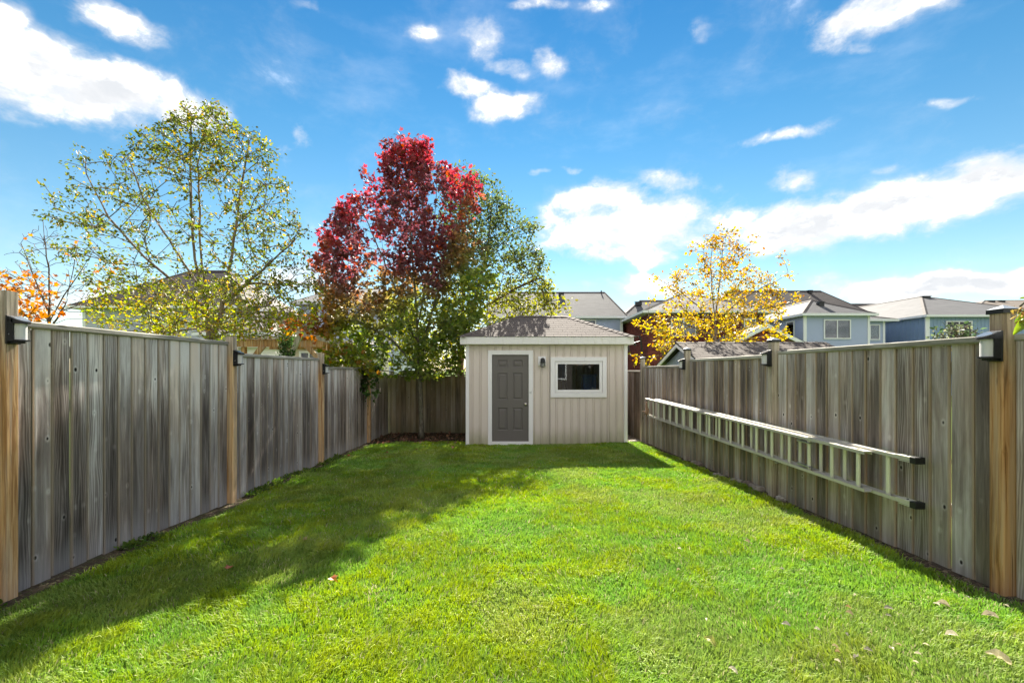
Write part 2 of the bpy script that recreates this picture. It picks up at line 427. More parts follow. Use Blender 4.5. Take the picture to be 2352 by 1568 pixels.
M['timber_grey'] = grain('grey_timber', (.22, .19, .16), (.36, .32, .28), (.5, .46, .41))
M['black'] = simple('black_plastic', (.016, .016, .018), .38)
M['blackmetal'] = simple('black_metal', (.012, .012, .013), .45)
M['panel'] = simple('solar_panel', (.10, .11, .125), .12, 0, .8)
M['white'] = paint('white_trim_paint', (.90, .87, .88), .5, .10, (.5, .49, .42), .12)
M['offwhite'] = paint('aged_white_fascia', (.84, .81, .80), .55, .25, (.45, .42, .3), .45)
M['siding'] = paint('beige_siding', (.73, .635, .575), .5, .10, (.36, .32, .22), .12, 1.2, splash=.34)
M['door'] = paint('dark_grey_door_paint', (.155, .138, .132), .42, .12, (.2, .18, .18), .10)
M['alu'] = paint('oxidised_aluminium', (.66, .655, .54), .5, .3, (.40, .40, .26), .45, 5, .4, .25)
M['alu2'] = paint('dull_aluminium_rail', (.54, .515, .46), .48, .4, (.34, .31, .22), .5, 6, .4, .3)
M['steel'] = simple('bright_steel', (.55, .55, .57), .3, .9)
M['brass'] = simple('satin_nickel', (.62, .58, .52), .25, .9)
M['glass'] = glassmat('window_glass')
M['rubber'] = simple('black_rubber', (.012, .012, .013), .6)
M['rope'] = simple('tan_canvas', (.33, .20, .13), .9)
M['skid'] = simple('treated_skid_wood', (.30, .16, .07), .8)
M['shingle'] = shingle_mat('brown_asphalt_shingle', (.155, .128, .118), (.095, .078, .073))
M['shingle2'] = shingle_mat('grey_brown_shingle', (.12, .098, .087), (.072, .06, .054))
M['leaf'] = leafmat('leaf'); M['grass'] = leafmat('grass_blade', .28, .5, .06)
M['fleaf'] = leafmat('dry_leaf', .25)


def bark_mat(name, a, b, band=None):
    m, g = newmat(name)
    co = g.n('ShaderNodeTexCoord').outputs['Object']
    n = g.noise(g.scl(co, (1, 1, .35)), 22, 6, .65); n2 = g.noise(co, 4, 3)
    c = g.mix(g.mr(n, .35, .65), a, b)
    c = g.mix(g.m('MULTIPLY', g.mr(n2, .45, .7), .5), c, (.16, .17, .09))
    finish(g, c, .9, .1, n, .7, .015)
    return m
M['bark_birch'] = bark_mat('birch_bark', (.11, .075, .055), (.30, .235, .19))
M['bark_maple'] = bark_mat('maple_bark', (.09, .08, .06), (.24, .215, .17))
M['bark_dark'] = bark_mat('dark_bark', (.06, .04, .03), (.16, .11, .085))
M['stone'] = None


def lensmat():
    m, g = newmat('frosted_lens')
    co = g.n('ShaderNodeTexCoord').outputs['Object']
    n = g.noise(g.scl(co, (60, 60, 4)), 1.0, 3)
    c = g.mix(n, (.42, .42, .43), (.58, .58, .58))
    finish(g, c, .35, .4)
    return m
M['lens'] = lensmat()


def ground_mat():
    m, g = newmat('soil_and_turf')
    ge = g.n('ShaderNodeNewGeometry').outputs['Position']
    x, y, z = g.sep(ge)[:3]
    n = g.noise(ge, 3.0, 6, .65); n2 = g.noise(ge, 38, 5, .7)
    turf = g.mix(n2, (.050, .10, .012), (.12, .18, .022))
    soil = g.mix(n2, (.035, .025, .018), (.115, .085, .06))
    dl = g.m('SUBTRACT', x, g.m('ADD', -3.465, g.m('MULTIPLY', y, .0086)))
    dr = g.m('SUBTRACT', g.m('ADD', 3.14, g.m('MULTIPLY', y, -.0201)), x)
    edge = g.m('MINIMUM', dl, dr)
    edge = g.m('MINIMUM', edge, g.m('SUBTRACT', 10.75, y))
    k = g.mr(g.m('ADD', edge, g.m('MULTIPLY', g.m('SUBTRACT', n, .5), .25)), .10, .26)
    inside = g.m('MULTIPLY', g.m('GREATER_THAN', dl, -.1), g.m('GREATER_THAN', dr, -.1))
    inside = g.m('MULTIPLY', inside, g.m('LESS_THAN', y, 13.))
    k = g.m('MAXIMUM', k, g.m('SUBTRACT', 1.0, inside))
    moss = g.mix(g.m('MULTIPLY', g.mr(n, .5, .7), .4), soil, (.07, .085, .02))
    finish(g, g.mix(k, moss, turf), .95, .1, n2, .8, .03)
    return m
M['ground'] = ground_mat()

# ------------------------------------------------------------------ ground
def build_ground():
    xs = np.concatenate([[-400, -150, -60, -30, -15, -8, -5], np.arange(-4.2, 4.21, .14), [5, 8, 15, 30, 60, 150, 400]])
    ys = np.concatenate([[-60, -20, -6, -2], np.arange(0, 13.3, .14), [14.5, 17, 22, 30, 45, 70, 120, 220, 600]])
    X, Y = np.meshgrid(xs, ys); Z = ground_z(X, Y)
    n, k = len(xs), len(ys)
    v = np.stack([X, Y, Z], -1).reshape(-1, 3)
    i = (np.arange(k - 1)[:, None] * n + np.arange(n - 1)[None]).ravel()
    lo = np.stack([i, i + 1, i + 1 + n, i + n], -1).ravel()
    o = fast_mesh('ground', v, lo, np.full(len(i), 4), M['ground'], smooth=True, kind='structure')
    o['label'] = 'lawn soil and ground running level to the horizon'
build_ground()


def build_grass():
    """lawn blades, thinning with distance; one object"""
    N = 430000
    Y = 1.75 + (10.75 - 1.75) * rng.random(N) ** 1.75
    X = -3.5 + 6.8 * rng.random(N)
    # narrow the near part to what stands round the viewpoint
    keep = np.abs(X) < np.maximum(2.6, Y * 1.25 + .5)
    dl = X - (XL(Y) - .05); dr = (XR(Y) + .05) - X
    nz = fbm(X * 2.2 + 9, Y * 2.2 + 3, 3, 3)
    keep &= (dl > .09 + .20 * nz) & (dr > .03 + .15 * nz)
    bed = 10.55 - (nz - .5) * .8 - .25 * sst(-2.2, -3.3, X)
    keep &= (Y < np.where(X < -1.0, bed, np.where(X < 2.58, 10.07, 10.15 - (nz - .3) * .9)))
    keep &= ~((nz < .27) & (rng.random(N) < .5))
    X, Y = X[keep], Y[keep]; N = len(X)
    clump = fbm(X * 3.1, Y * 3.1, 11, 3); fine = fbm(X * 14, Y * 14, 23, 2); big = fbm(X * .7, Y * .7, 31, 3)
    dr = (XR(Y) + .05) - X
    tuft = vnoise(X * 7.5 + 3, Y * 7.5 + 8, 61)
    hgt = (.012 + .046 * clump + .024 * fine + .026 * tuft) * (.7 + .5 * rng.random(N)) * (.78 + .25 * (big - .5))
    wid = (.0019 + .0018 * rng.random(N)) * (1 + np.clip(Y - 2.5, 0, 8) * .22)
    ang = 2 * np.pi * fbm(X * 1.6 + 5, Y * 1.6, 41, 2) * 2 + rng.normal(0, 1.1, N)
    lean = (.25 + .75 * rng.random(N) ** 1.5) * (.5 + .9 * clump)
    fa = rng.random(N) * 2 * np.pi
    sx, sy = np.cos(fa) * wid, np.sin(fa) * wid
    lx, ly = np.cos(ang) * lean * hgt, np.sin(ang) * lean * hgt
    Z = ground_z(X, Y) - .004
    v = np.empty((N, 5, 3), np.float32)
    v[:, 0] = np.stack([X - sx, Y - sy, Z], -1); v[:, 1] = np.stack([X + sx, Y + sy, Z], -1)
    mz = Z + hgt * .62
    v[:, 2] = np.stack([X + sx * .75 + lx * .35, Y + sy * .75 + ly * .35, mz], -1); v[:, 3] = np.stack([X - sx * .75 + lx * .35, Y - sy * .75 + ly * .35, mz], -1)
    v[:, 4] = np.stack([X + lx, Y + ly, Z + hgt * (1.0 - .28 * lean)], -1)
    b = (np.arange(N) * 5)[:, None]
    lo = np.concatenate([b + np.array([[0, 1, 2, 3]]), b + np.array([[3, 2, 4]])], 1).ravel()
    sz = np.tile([4, 3], N)
    u = np.clip(.45 + 1.1 * (clump - .5) + .7 * (big - .5) + .7 * (fine - .5) + .5 * (tuft - .5) + rng.normal(0, .2, N), 0, 1)[:, None]
    dark = np.array([.160, .300, .050]); lite = np.array([.265, .335, .024])
    c = dark * (1 - u) + lite * u
    # blue-green and yellowish blades, a few dry straws
    bl = (fbm(X * 1.3 + 70, Y * 1.3, 51, 3) > .55)[:, None] * .35
    c = c * (1 - bl) + np.array([.16, .33, .075]) * bl
    worn = (sst(.52, .66, fbm(X * 1.15 + 20, Y * 1.15 + 6, 87, 3)) * (.25 + .35 * rng.random(N)))[:, None]
    c = c * (1 - worn) + np.array([.26, .29, .085]) * worn
    dry = (rng.random(N) < .03 + .10 * (fine < .33) + .10 * (clump < .30))[:, None]
    c = np.where(dry, np.array([.38, .36, .20]) * (.6 + .6 * rng.random((N, 1))), c)
    c = np.repeat(c[:, None], 5, 1)
    o = fast_mesh('grass', v.reshape(-1, 3), lo, sz, M['grass'], c.reshape(-1, 3), kind='stuff')
    tag(o, 'mown green lawn grass filling the yard between the wooden fences', 'grass')
build_grass()

# ------------------------------------------------------------------ fences
def board_mesh(w, h, t=.018, c=.006, skew=0.0):
    """board with softened arrises and slight cupping; arris attribute marks the fresh edges"""
    hw = w / 2; cup = random.uniform(-.0015, .002)
    prof = [(-hw, t / 2), (-hw, -t / 2 + c), (-hw + c, -t / 2), (0, -t / 2 - cup), (hw - c, -t / 2), (hw, -t / 2 + c), (hw, t / 2)]
    ar = [1, 1, .85, 0, .85, 1, 1]
    # inner ring so the edge tone stays narrow
    prof = prof[:3] + [(-hw + c * 2.6, -t / 2)] + prof[3:4] + [(hw - c * 2.6, -t / 2)] + prof[4:]
    ar = [1, 1, .7, 0, 0, 0, .7, 1, 1]
    n = len(prof)
    vs = [(x, y, 0) for x, y in prof] + [(x + skew, y + random.uniform(-.001, .001), h) for x, y in prof]
    fs = [tuple(range(n))[::-1], tuple(range(n, 2 * n))] + [(i, (i + 1) % n, n + (i + 1) % n, n + i) for i in range(n)]
    me = bpy.data.meshes.new('board'); me.from_pydata(vs, [], fs)
    a = me.attributes.new('arris', 'FLOAT', 'POINT'); a.data.foreach_set('value', ar + ar)
    me.update(); return me


def put(name, me, mat, parent, loc, rz=0.0):
    if not me.materials: me.materials.append(mat)
    o = bpy.data.objects.new(name, me); COL.objects.link(o); o.parent = parent
    o.location = Vector(loc) - wpos(parent); o.rotation_euler = (0, 0, rz); WL[o.name] = Vector(loc)
    return o


def post(parent, x, y, w, zt, mat, cap=None, lean=0.0):
    z0 = gz(x, y) - .08; h = zt - z0; c = .008; q = w / 2
    prof = [(-q + c, -q), (q - c, -q), (q, -q + c), (q, q - c), (q - c, q), (-q + c, q), (-q, q - c), (-q, -q + c)]
    mb = MB().prism(prof, 0, h)
    me = bpy.data.meshes.new('post'); me.from_pydata(mb.v, [], mb.f); me.materials.append(mat)
    o = put('post', me, mat, parent, (x, y, z0), random.uniform(-.01, .01))
    if cap:
        mb = MB(); e = q + .008
        mb.prism([(-e, -e), (e, -e), (e, e), (-e, e)], h - .022, h + .006)
        mb.add([(-e, -e, h + .006), (e, -e, h + .006), (e, e, h + .006), (-e, e, h + .006), (0, 0, h + .034)], [(0, 1, 4), (1, 2, 4), (2, 3, 4), (3, 0, 4)])
        me = bpy.data.meshes.new('post_cap'); me.from_pydata(mb.v, [], mb.f)
        me.materials.append(M['black']); me.materials.append(M['capmetal'])
        for p in me.polygons: p.material_index = 1 if len(p.vertices) == 3 else 0
        cobj = bpy.data.objects.new('post_cap', me); COL.objects.link(cobj); cobj.parent = o; WL[cobj.name] = Vector((x, y, z0))
    return o
M['capmetal'] = simple('pale_post_cap_top', (.42, .44, .46), .35, .3)


def run_boards(fence, y0, y1, plane, ztop, rz, mat, widths, gaps=None, sgn=1):
    """boards from y0 (near) to y1 (far) on x = plane(y)"""
    ws = []; y = y0; i = 0; stops = MB()
    tot = y1 - y0; n = max(1, round(tot / widths))
    raw = [random.uniform(.9, 1.1) for _ in range(n)]; k = tot / sum(raw)
    for i, r_ in enumerate(raw):
        w = r_ * k; yc = y + w / 2; y += w
        gap = .0085 if not (gaps and i in gaps) else gaps[i]
        x = plane(yc); z0 = gz(x + sgn * .05, yc) + random.uniform(-.012, .012)
        bt = random.uniform(0, .004)
        put('board', board_mesh(w - gap, ztop - z0, skew=random.uniform(-.002, .002)), mat, fence, (x - sgn * (.009 + bt), yc, z0), rz)
        if not (gaps and (i in gaps or i + 1 in gaps)) and y < y1 - .02:
            xb = plane(y) - sgn * .027; stops.box(xb - .003, xb + .003, y - .02, y + .02, z0 + .05, ztop - .01)  # strips added behind the joints to keep light out of the gaps
    if stops.v: stops.build('gap_light_stops', M['timber_grey'], fence, kind='stuff')


def cap_rail(fence, y0, y1, plane, z, sgn, mat):
    xa, xb = plane(y0), plane(y1)
    mb = MB()
    a, b = sgn * .022, -sgn * .075
    mb.add([(xa + a, y0, z), (xa + b, y0, z), (xb + b, y1, z), (xb + a, y1, z), (xa + a, y0, z + .042), (xa + b, y0, z + .042), (xb + b, y1, z + .042), (xb + a, y1, z + .042)],
           [(0, 1, 2, 3), (7, 6, 5, 4), (0, 4, 5, 1), (1, 5, 6, 2), (2, 6, 7, 3), (3, 7, 4, 0)])
    # grain runs along the rail: build it upright in local axes
    L = y1 - y0; org = Vector(((xa + xb) / 2, (y0 + y1) / 2, z + .021))
    lb = MB().prism([(-.048, -.021), (.042, -.021), (.048, -.015), (.048, .015), (.042, .021), (-.048, .021)], -L / 2, L / 2)
    me = bpy.data.meshes.new('cap_rail'); me.from_pydata(lb.v, [], lb.f); me.materials.append(mat)
    o = put('cap_rail', me, mat, fence, org - Vector((sgn * .025, 0, 0)))
    d = Vector((xb - xa, y1 - y0, 0)).normalized()
    o.rotation_euler = d.to_track_quat('Z', 'X').to_euler() if False else Matrix((Vector((sgn, 0, 0)), Vector((0, 0, 1)), Vector((sgn * 0, 1, 0)) if sgn > 0 else Vector((0, 1, 0)))).transposed().to_euler() if sgn < 0 else Matrix((Vector((1, 0, 0)), Vector((0, 0, -1)), Vector((0, 1, 0)))).transposed().to_euler()
    o.rotation_euler.rotate_axis('Y', 0.0)
    return o


def back_rails(fence, y0, y1, plane, zt, zb, sgn):
    for z in (zt - .25, zb + .35):
        mb = MB(); o_ = .04 if sgn > 0 else .072; xa, xb = plane(y0) - sgn * (o_ + .004), plane(y1) - sgn * (o_ + .004)
        mb.quadbox((xa, y0, z), (xb, y1, z), (xb, y1, z + .09), (xa, y0, z + .09), .036)
        mb.build('back_rail', M['cap'], fence)


lf = thing('wooden_fence', (XL(7), 7, gz(XL(7), 7)), 'dark weathered grey board fence along the left side of the lawn', 'fence', 'fences round the yard')
PLY = [3.13, 5.578, 8.114, 10.72, 12.40]
LB = lambda y: XL(y) - .062
ltop = [.345, .212, .062, -.112]
ptl = [.535, .405, .300, .25, -.02]
for i, yf in enumerate(PLY[:4]):
    post(lf, XL(yf) - .045, yf - .045, .09, H + ptl[i], M['post'])
post(lf, XL(.68) - .045, .68, .09, H + .7, M['post'])
for i in range(4):
    y0, y1 = PLY[i] - (.0 if i else 0), PLY[i + 1] - (.09 if i < 3 else 0.0)
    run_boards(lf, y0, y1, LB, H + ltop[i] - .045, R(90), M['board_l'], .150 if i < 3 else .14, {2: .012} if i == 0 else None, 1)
    cap_rail(lf, y0, y1, LB, H + ltop[i] - .042, 1, M['cap'])
    back_rails(lf, y0, y1, LB, H + ltop[i], gz(LB(y0), y0), 1)
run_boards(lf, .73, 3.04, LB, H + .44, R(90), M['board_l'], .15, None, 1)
cap_rail(lf, .73, 3.04, LB, H + .45, 1, M['cap'])

rf = thing('wooden_fence', (XR(7), 7, gz(XR(7), 7)), 'brownish grey board fence with metal post caps along the right side', 'fence', 'fences round the yard')
PRY = [2.897, 5.313, 7.783, 10.25, 12.42]
RB = lambda y: XR(y) + .062
rtop = [.222, .186, .088, -.005]
ptr = [.375, .345, .355, .275]
for i, yf in enumerate(PRY[:4]):
    post(rf, XR(yf) + .045, yf - .045, .09, H + ptr[i], M['post_r'] if i == 0 else M['post_g'], True)
for i in range(4):
    y0, y1 = PRY[i], PRY[i + 1] - (.09 if i < 3 else 0.0)
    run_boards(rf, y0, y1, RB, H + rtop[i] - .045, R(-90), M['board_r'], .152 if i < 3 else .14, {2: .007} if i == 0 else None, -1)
    cap_rail(rf, y0, y1, RB, H + rtop[i] - .042, -1, M['cap'])
    back_rails(rf, y0, y1, RB, H + rtop[i], gz(RB(y0), y0), -1)
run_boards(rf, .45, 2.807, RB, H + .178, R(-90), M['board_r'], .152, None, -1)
cap_rail(rf, .45, 2.807, RB, H + .18, -1, M['cap'])

for k, (a, b) in enumerate(((-4.3, -1.95), (-1.86, .59))):
    run_boards(lf, a, b, LB, H + .52 + .08 * (1 - k), R(90), M['board_l'], .15, None, 1); cap_rail(lf, a, b, LB, H + .53 + .08 * (1 - k), 1, M['cap'])
for k, (a, b) in enumerate(((-4.4, -2.1), (-2.0, .36))):
    run_boards(rf, a, b, RB, H + .19, R(-90), M['board_r'], .15, None, -1); cap_rail(rf, a, b, RB, H + .19, -1, M['cap'])
    post(rf, XR(b) + .045, b + .045, .09, H + .38, M['post_r'], True)
bf = thing('wooden_fence', (-1, 12.45, gz(-1, 12.45)), 'mossy brown board fence across the back corner behind the red tree', 'fence', 'fences round the yard')
YB = 12.45
xs_ = np.arange(-3.44, 2.9, .135)
for x in xs_:
    w = .1335; z0 = gz(x, YB) + .02
    put('board', board_mesh(w, H - .15 - z0 + random.uniform(-.01, .01)), M['board_b'], bf, (x + .067, YB + random.uniform(0, .004), z0))
mb = MB().box(-3.36, 2.9, YB - .035, YB + .055, H - .145, H - .105); mb.build('cap_rail', M['cap'], bf)
MB().box(-3.44, 2.95, YB + .018, YB + .03, gz(0, YB) - .12, H - .16).build('back_light_stop', M['board_b'], bf, origin=(0, YB + .02, gz(0, YB)))  # unseen sheet added behind the boards so no sun shows between them
for x in (-3.3, -.95, 1.5):
    post(bf, x, YB + .06, .09, H - .02, M['post_g'])

# ------------------------------------------------------------------ solar lights on the posts
def solar_proto():
    """local +x looks away from the post; origin on the post face"""
    t = bpy.data.objects.new('solar_light', None); COL.objects.link(t); WL[t.name] = Vector((0, 0, 0))
    MB().box(0, .013, -.046, .046, -.096, .096).build('back_plate', M['black'], t, bevel=.003)
    # hood: sloping top with a rounded nose, carries the solar cell
    def arc(r, x0, n=10, y=1.0): return [(x0 + r * math.sin(math.pi * k / n) * 1.25, -r * math.cos(math.pi * k / n) * y) for k in range(n + 1)]
    a = arc(.050, .065, 12)
    n = len(a)
    vs = [(x, y, .042) for x, y in a] + [(x, y, .094 - .36 * x + .006) for x, y in a]
    vs += [(.013, -.046, .042), (.013, .046, .042), (.013, -.046, .094), (.013, .046, .094)]
    fs = [(i, i + 1, n + i + 1, n + i) for i in range(n - 1)]
    fs += [tuple([2 * n, 0][::-1]) + (n, 2 * n + 2), (n - 1, 2 * n + 1, 2 * n + 3, 2 * n - 1), tuple(range(n))[::-1] + (2 * n, 2 * n + 1)[::1], tuple(range(n, 2 * n)) + (2 * n + 3, 2 * n + 2)]
    mb = MB(); mb.add(vs, fs); mb.build('hood', M['black'], t)
    a2 = arc(.042, .066, 12); vs = [(x, y, .1022 - .36 * x) for x, y in a2] + [(.03, .042, .1022 - .36 * .03), (.03, -.042, .1022 - .36 * .03)]
    vs += [(x, y, z - .0015) for x, y, z in vs]
    k = len(vs) // 2
    MB().add(vs, [tuple(range(k)), tuple(range(k, 2 * k))[::-1]] + [(i, k + i, k + (i + 1) % k, (i + 1) % k) for i in range(k)]).build('solar_panel', M['panel'], t)
    a3 = arc(.036, .058, 12); k = len(a3)
    MB().prism(a3, -.066, .042).build('diffuser', M['lens'], t, smooth=False)
    MB().box(.013, .062, -.043, .043, -.066, .042).build('housing', M['black'], t)
    a4 = arc(.048, .064, 12); MB().prism(a4 + [(.013, .044), (.013, -.044)], -.076, -.066).build('base_tray', M['black'], t)
    MB().box(.013, .07, -.03, .03, -.09, -.076).build('switch_box', M['black'], t, bevel=.003)
    MB().tube([(.03, -.047, -.03), (.03, -.043, -.03)], .004, 8).build('screw', M['steel'], t)
    return t
sp_ = solar_proto()
LL = [(3.085, .272, 0, 'solar lamp on the nearest tan post of the dark left fence'), (5.533, .147, 0, 'solar lamp on second post from the viewer along the left fence'),
      (8.069, .022, 0, 'solar lamp on the third left fence post, beside the timber pergola'), (10.675, -.050, 0, 'far solar lamp half hidden by leaves at the left fence end'),
      (2.852, .150, 1, 'solar lamp on the nearest orange brown post of the right fence'), (5.268, .138, 1, 'solar lamp on right fence post above the middle of the ladder'), (7.738, .104, 1, 'solar lamp on right fence post beside the gable of the neighbour shed')]
for i, (y, z, side, lab) in enumerate(LL):
    o = sp_ if i == 0 else copy_tree(sp_)
    x = XL(y) if side == 0 else XR(y)
    o.scale = (.84, 1, 1)
    o.location = (x + (.002 if side == 0 else -.002), y, H + z); o.rotation_euler = (0, random.uniform(-.01, .01), 0 if side == 0 else math.pi)
    tag(o, lab, 'solar light', 'solar lights on the fence posts'); WL[o.name] = Vector(o.location)

# ------------------------------------------------------------------ garden shed in the yard
YS = 10.1
def zx(x): return (1022.2 + .238 * x - CX) * YS / F
def zy(y): return H + (HY - (689.1 + .238 * y)) * YS / F
shed = thing('garden_shed', (zx(980), YS + 1, zy(1405)), 'small beige sided garden shed with white trim and hip roof', 'shed')
x0, x1, zb, zt = zx(200), zx(1760), zy(1405), zy(428)
yb = YS + 2.1
wn = (zx(1060), zx(1520), zy(892), zy(590))          # window opening
dr_ = (zx(453), zx(807), zy(1364), zy(526))
M['sheath'] = simple('bare_sheathing', (.62, .50, .38), .9)
mb = MB()
mb.box(x0 + .02, dr_[0], YS + .02, YS + .09, zb, zt).box(dr_[1], wn[0], YS + .02, YS + .09, zb, zt).box(wn[1], x1 - .02, YS + .02, YS + .09, zb, zt)
mb.box(dr_[0], dr_[1], YS + .02, YS + .09, dr_[3], zt).box(wn[0], wn[1], YS + .02, YS + .09, zb, wn[2]).box(wn[0], wn[1], YS + .02, YS + .09, wn[3], zt)
mb.box(x0 + .02, x0 + .09, YS + .09, yb, zb, zt).box(x1 - .09, x1 - .02, YS + .09, yb, zb, zt).box(x0 + .09, x1 - .09, yb - .07, yb, zb, zt)
mb.box(x0 + .09, x1 - .09, YS + .09, yb - .07, zb - .04, zb - .003)
mb.build('wall', M['sheath'], shed)
MB().box(x0 + .06, x1 - .02, YS + .03, yb - .02, zb - .16, zb - .042).build('skid', M['skid'], shed)


def siding_piece(xa, xb, za, zc, batten):
    """one vertical course with its raised batten at its right edge"""
    bw = .042; p = [(xa + .002, YS + .019), (xa + .002, YS + .005), (xb - bw - .004, YS + .005)]
    p += [(xb - bw - .002, YS + .016), (xb - bw + .003, YS + .016), (xb - bw + .005, YS - .009), (xb - .010, YS - .009), (xb - .007, YS + .016)] if batten else []
    p += [(xb - .001, YS + .016 if batten else YS + .005), (xb - .001, YS + .019)]
    mb = MB(); mb.prism(p[::-1], za, zc)
    return mb.build('siding_board', M['siding'], shed, origin=(xa, YS, za))
# board edges, photographed pitch
eds = [232, 272, 350, 425, 495, 572, 640, 715, 790, 866, 938, 1012, 1084, 1157, 1227, 1300, 1371, 1445, 1515, 1588, 1660, 1728]
for a, b in zip(eds[:-1], eds[1:]):
    xa, xb = zx(a), zx(b); cx_ = (a + b) / 2
    if 415 < b and a < 848:                               # above the door
        if a < 415: siding_piece(xa, zx(415), zb + .01, zt, False); xa = zx(415)
        if b > 848: siding_piece(zx(848), xb, zb + .01, zt, True); xb = zx(848)
        siding_piece(xa, xb, zy(485), zt, b < 840)
    elif 1018 < b and a < 1558:
        if a < 1018: siding_piece(xa, zx(1018), zb + .01, zt, False); xa = zx(1018)
        if b > 1558: siding_piece(zx(1558), xb, zb + .01, zt, True); xb = zx(1558)
        siding_piece(xa, xb, zb + .01, zy(937), b < 1558); siding_piece(xa, xb, zy(550), zt, b < 1558)
    else: siding_piece(xa, xb, zb + .01, zt, True)
for a, b, ya in ((200, 232, 0), (1728, 1760, 0)):
    MB().box(zx(a), zx(b), YS - .016, YS + .02, zb - .005, zt).build('corner_trim', M['white'], shed, bevel=.003)
MB().box(x0 - .004, x0 + .018, YS + .02, YS + .1, zb, zt).box(x1 - .018, x1 + .004, YS + .02, YS + .1, zb, zt).build('side_corner_trim', M['white'], shed)
MB().box(x0, x0 + .02, YS + .1, yb, zb, zt).box(x1 - .02, x1, YS + .1, yb, zb, zt).box(x0, x1, yb, yb + .015, zb, zt).build('side_siding', M['siding'], shed)
MB().box(zx(232), zx(415), YS - .004, YS + .018, zb - .012, zb + .010).box(zx(848), zx(1728), YS - .004, YS + .018, zb - .012, zb + .010).build('starter_strip', M['white'], shed)
# door frame and door
fo = (zx(415), zx(848), zy(1402), zy(485))
df = MB().box(fo[0], dr_[0], YS - .022, YS + .02, fo[2], fo[3]).box(dr_[1], fo[1], YS - .022, YS + .02, fo[2], fo[3]).box(dr_[0], dr_[1], YS - .022, YS + .02, dr_[3], fo[3]).box(dr_[0], dr_[1], YS - .022, YS + .06, fo[2], dr_[2]).build('door_frame', M['white'], shed, bevel=.003)
m_, g_ = newmat('pencil_mark'); finish(g_, (.42, .42, .43), .6)
def stroke(pts, w=.006):
    mb = MB()
    for (a, b), (c, d) in zip(pts[:-1], pts[1:]):
        p, q = Vector((zx(a), YS - .0235, zy(b))), Vector((zx(c), YS - .0235, zy(d)))
        t = (q - p).normalized(); u = Vector((t.z, 0, -t.x)) * w * .5
        mb.quadbox(p - u, q - u, q + u, p + u, .001)
    return mb
mk = stroke([(815, 882), (819, 900), (825, 890), (828, 880)]); k2 = stroke([(836, 878), (827, 892), (833, 897), (831, 903)]); mk.add(k2.v, k2.f)
mk.build('scuff_mark', m_, df)
dw = (dr_[0] + .004, dr_[1] - .004, dr_[2] + .004, dr_[3] - .004); yd = YS + .018
pans = [(508, 603, 645, 578), (655, 750, 645, 578), (513, 603, 960, 703), (657, 750, 960, 703), (513, 603, 1255, 1040), (657, 750, 1255, 1040)]
cols = [zx(508), zx(603), zx(655), zx(750)]
mb = MB()
rows = [(zy(645), zy(578)), (zy(960), zy(703)), (zy(1255), zy(1040))]
xsd = [dw[0], cols[0], cols[1], cols[2], cols[3], dw[1]]
for a, b in ((0, 1), (2, 3), (4, 5)): mb.box(xsd[a], xsd[b], yd, yd + .045, dw[2], dw[3])
zz_ = [dw[2], rows[2][0], rows[2][1], rows[1][0], rows[1][1], rows[0][0], rows[0][1], dw[3]]
for a, b in ((1, 2), (3, 4)):
    for c in (0, 2, 4, 6): mb.box(xsd[a], xsd[b], yd, yd + .045, zz_[c], zz_[c + 1])
door = mb.build('door', M['door'], shed)
for ci in (0, 2):
    for (za, zc) in rows:
        xa, xb = cols[ci], cols[ci + 1]; mb = MB()
        def ring(i, y): return [(xa + i, y, za + i), (xb - i, y, za + i), (xb - i, y, zc - i), (xa + i, y, zc - i)]
        vs = ring(0, yd + .001) + ring(.014, yd + .016) + ring(.024, yd + .016) + ring(.046, yd + .003)
        fs = [(i * 4 + k, i * 4 + (k + 1) % 4, i * 4 + 4 + (k + 1) % 4, i * 4 + 4 + k) for i in range(3) for k in range(4)] + [(12, 13, 14, 15)]
        mb.add(vs, fs); mb.box(xa, xb, yd + .03, yd + .04, za, zc)
        mb.build('door_panel', M['door'], door)
kx, kz = zx(778), zy(1003)
mb = MB().tube([(kx, yd, kz), (kx, yd - .006, kz)], .032, 20).tube([(kx, yd - .006, kz), (kx, yd - .03, kz)], .012, 14)
mb.tube([(kx, yd - .03, kz), (kx, yd - .036, kz), (kx, yd - .05, kz), (kx, yd - .06, kz), (kx, yd - .064, kz)], [.014, .026, .03, .024, .010], 20)
mb.build('door_knob', M['brass'], door, smooth=True)
# window
wo = (zx(1018), zx(1558), zy(937), zy(550))
wf = MB().box(wo[0], wn[0], YS - .024, YS + .03, wo[2], wo[3]).box(wn[1], wo[1], YS - .024, YS + .03, wo[2], wo[3]).box(wn[0], wn[1], YS - .024, YS + .03, wo[2], wn[2]).box(wn[0], wn[1], YS - .024, YS + .03, wn[3], wo[3]).build('window', M['white'], shed, bevel=.003)
gl_ = (zx(1087), zx(1490), zy(865), zy(617)); e = .006
MB().box(wn[0] + e, gl_[0], YS - .008, YS + .05, wn[2] + e, wn[3] - e).box(gl_[1], wn[1] - e, YS - .008, YS + .05, wn[2] + e, wn[3] - e).box(gl_[0], gl_[1], YS - .008, YS + .05, wn[2] + e, gl_[2]).box(gl_[0], gl_[1], YS - .008, YS + .05, gl_[3], wn[3] - e).build('sash', M['white'], wf, bevel=.004)
MB().box(wn[0], wn[1], YS + .052, YS + .07, wn[2], wn[3]).build('seal', M['rubber'], wf) if False else None
MB().box(gl_[0], gl_[1], YS + .018, YS + .024, gl_[2], gl_[3]).build('pane', M['glass'], wf)
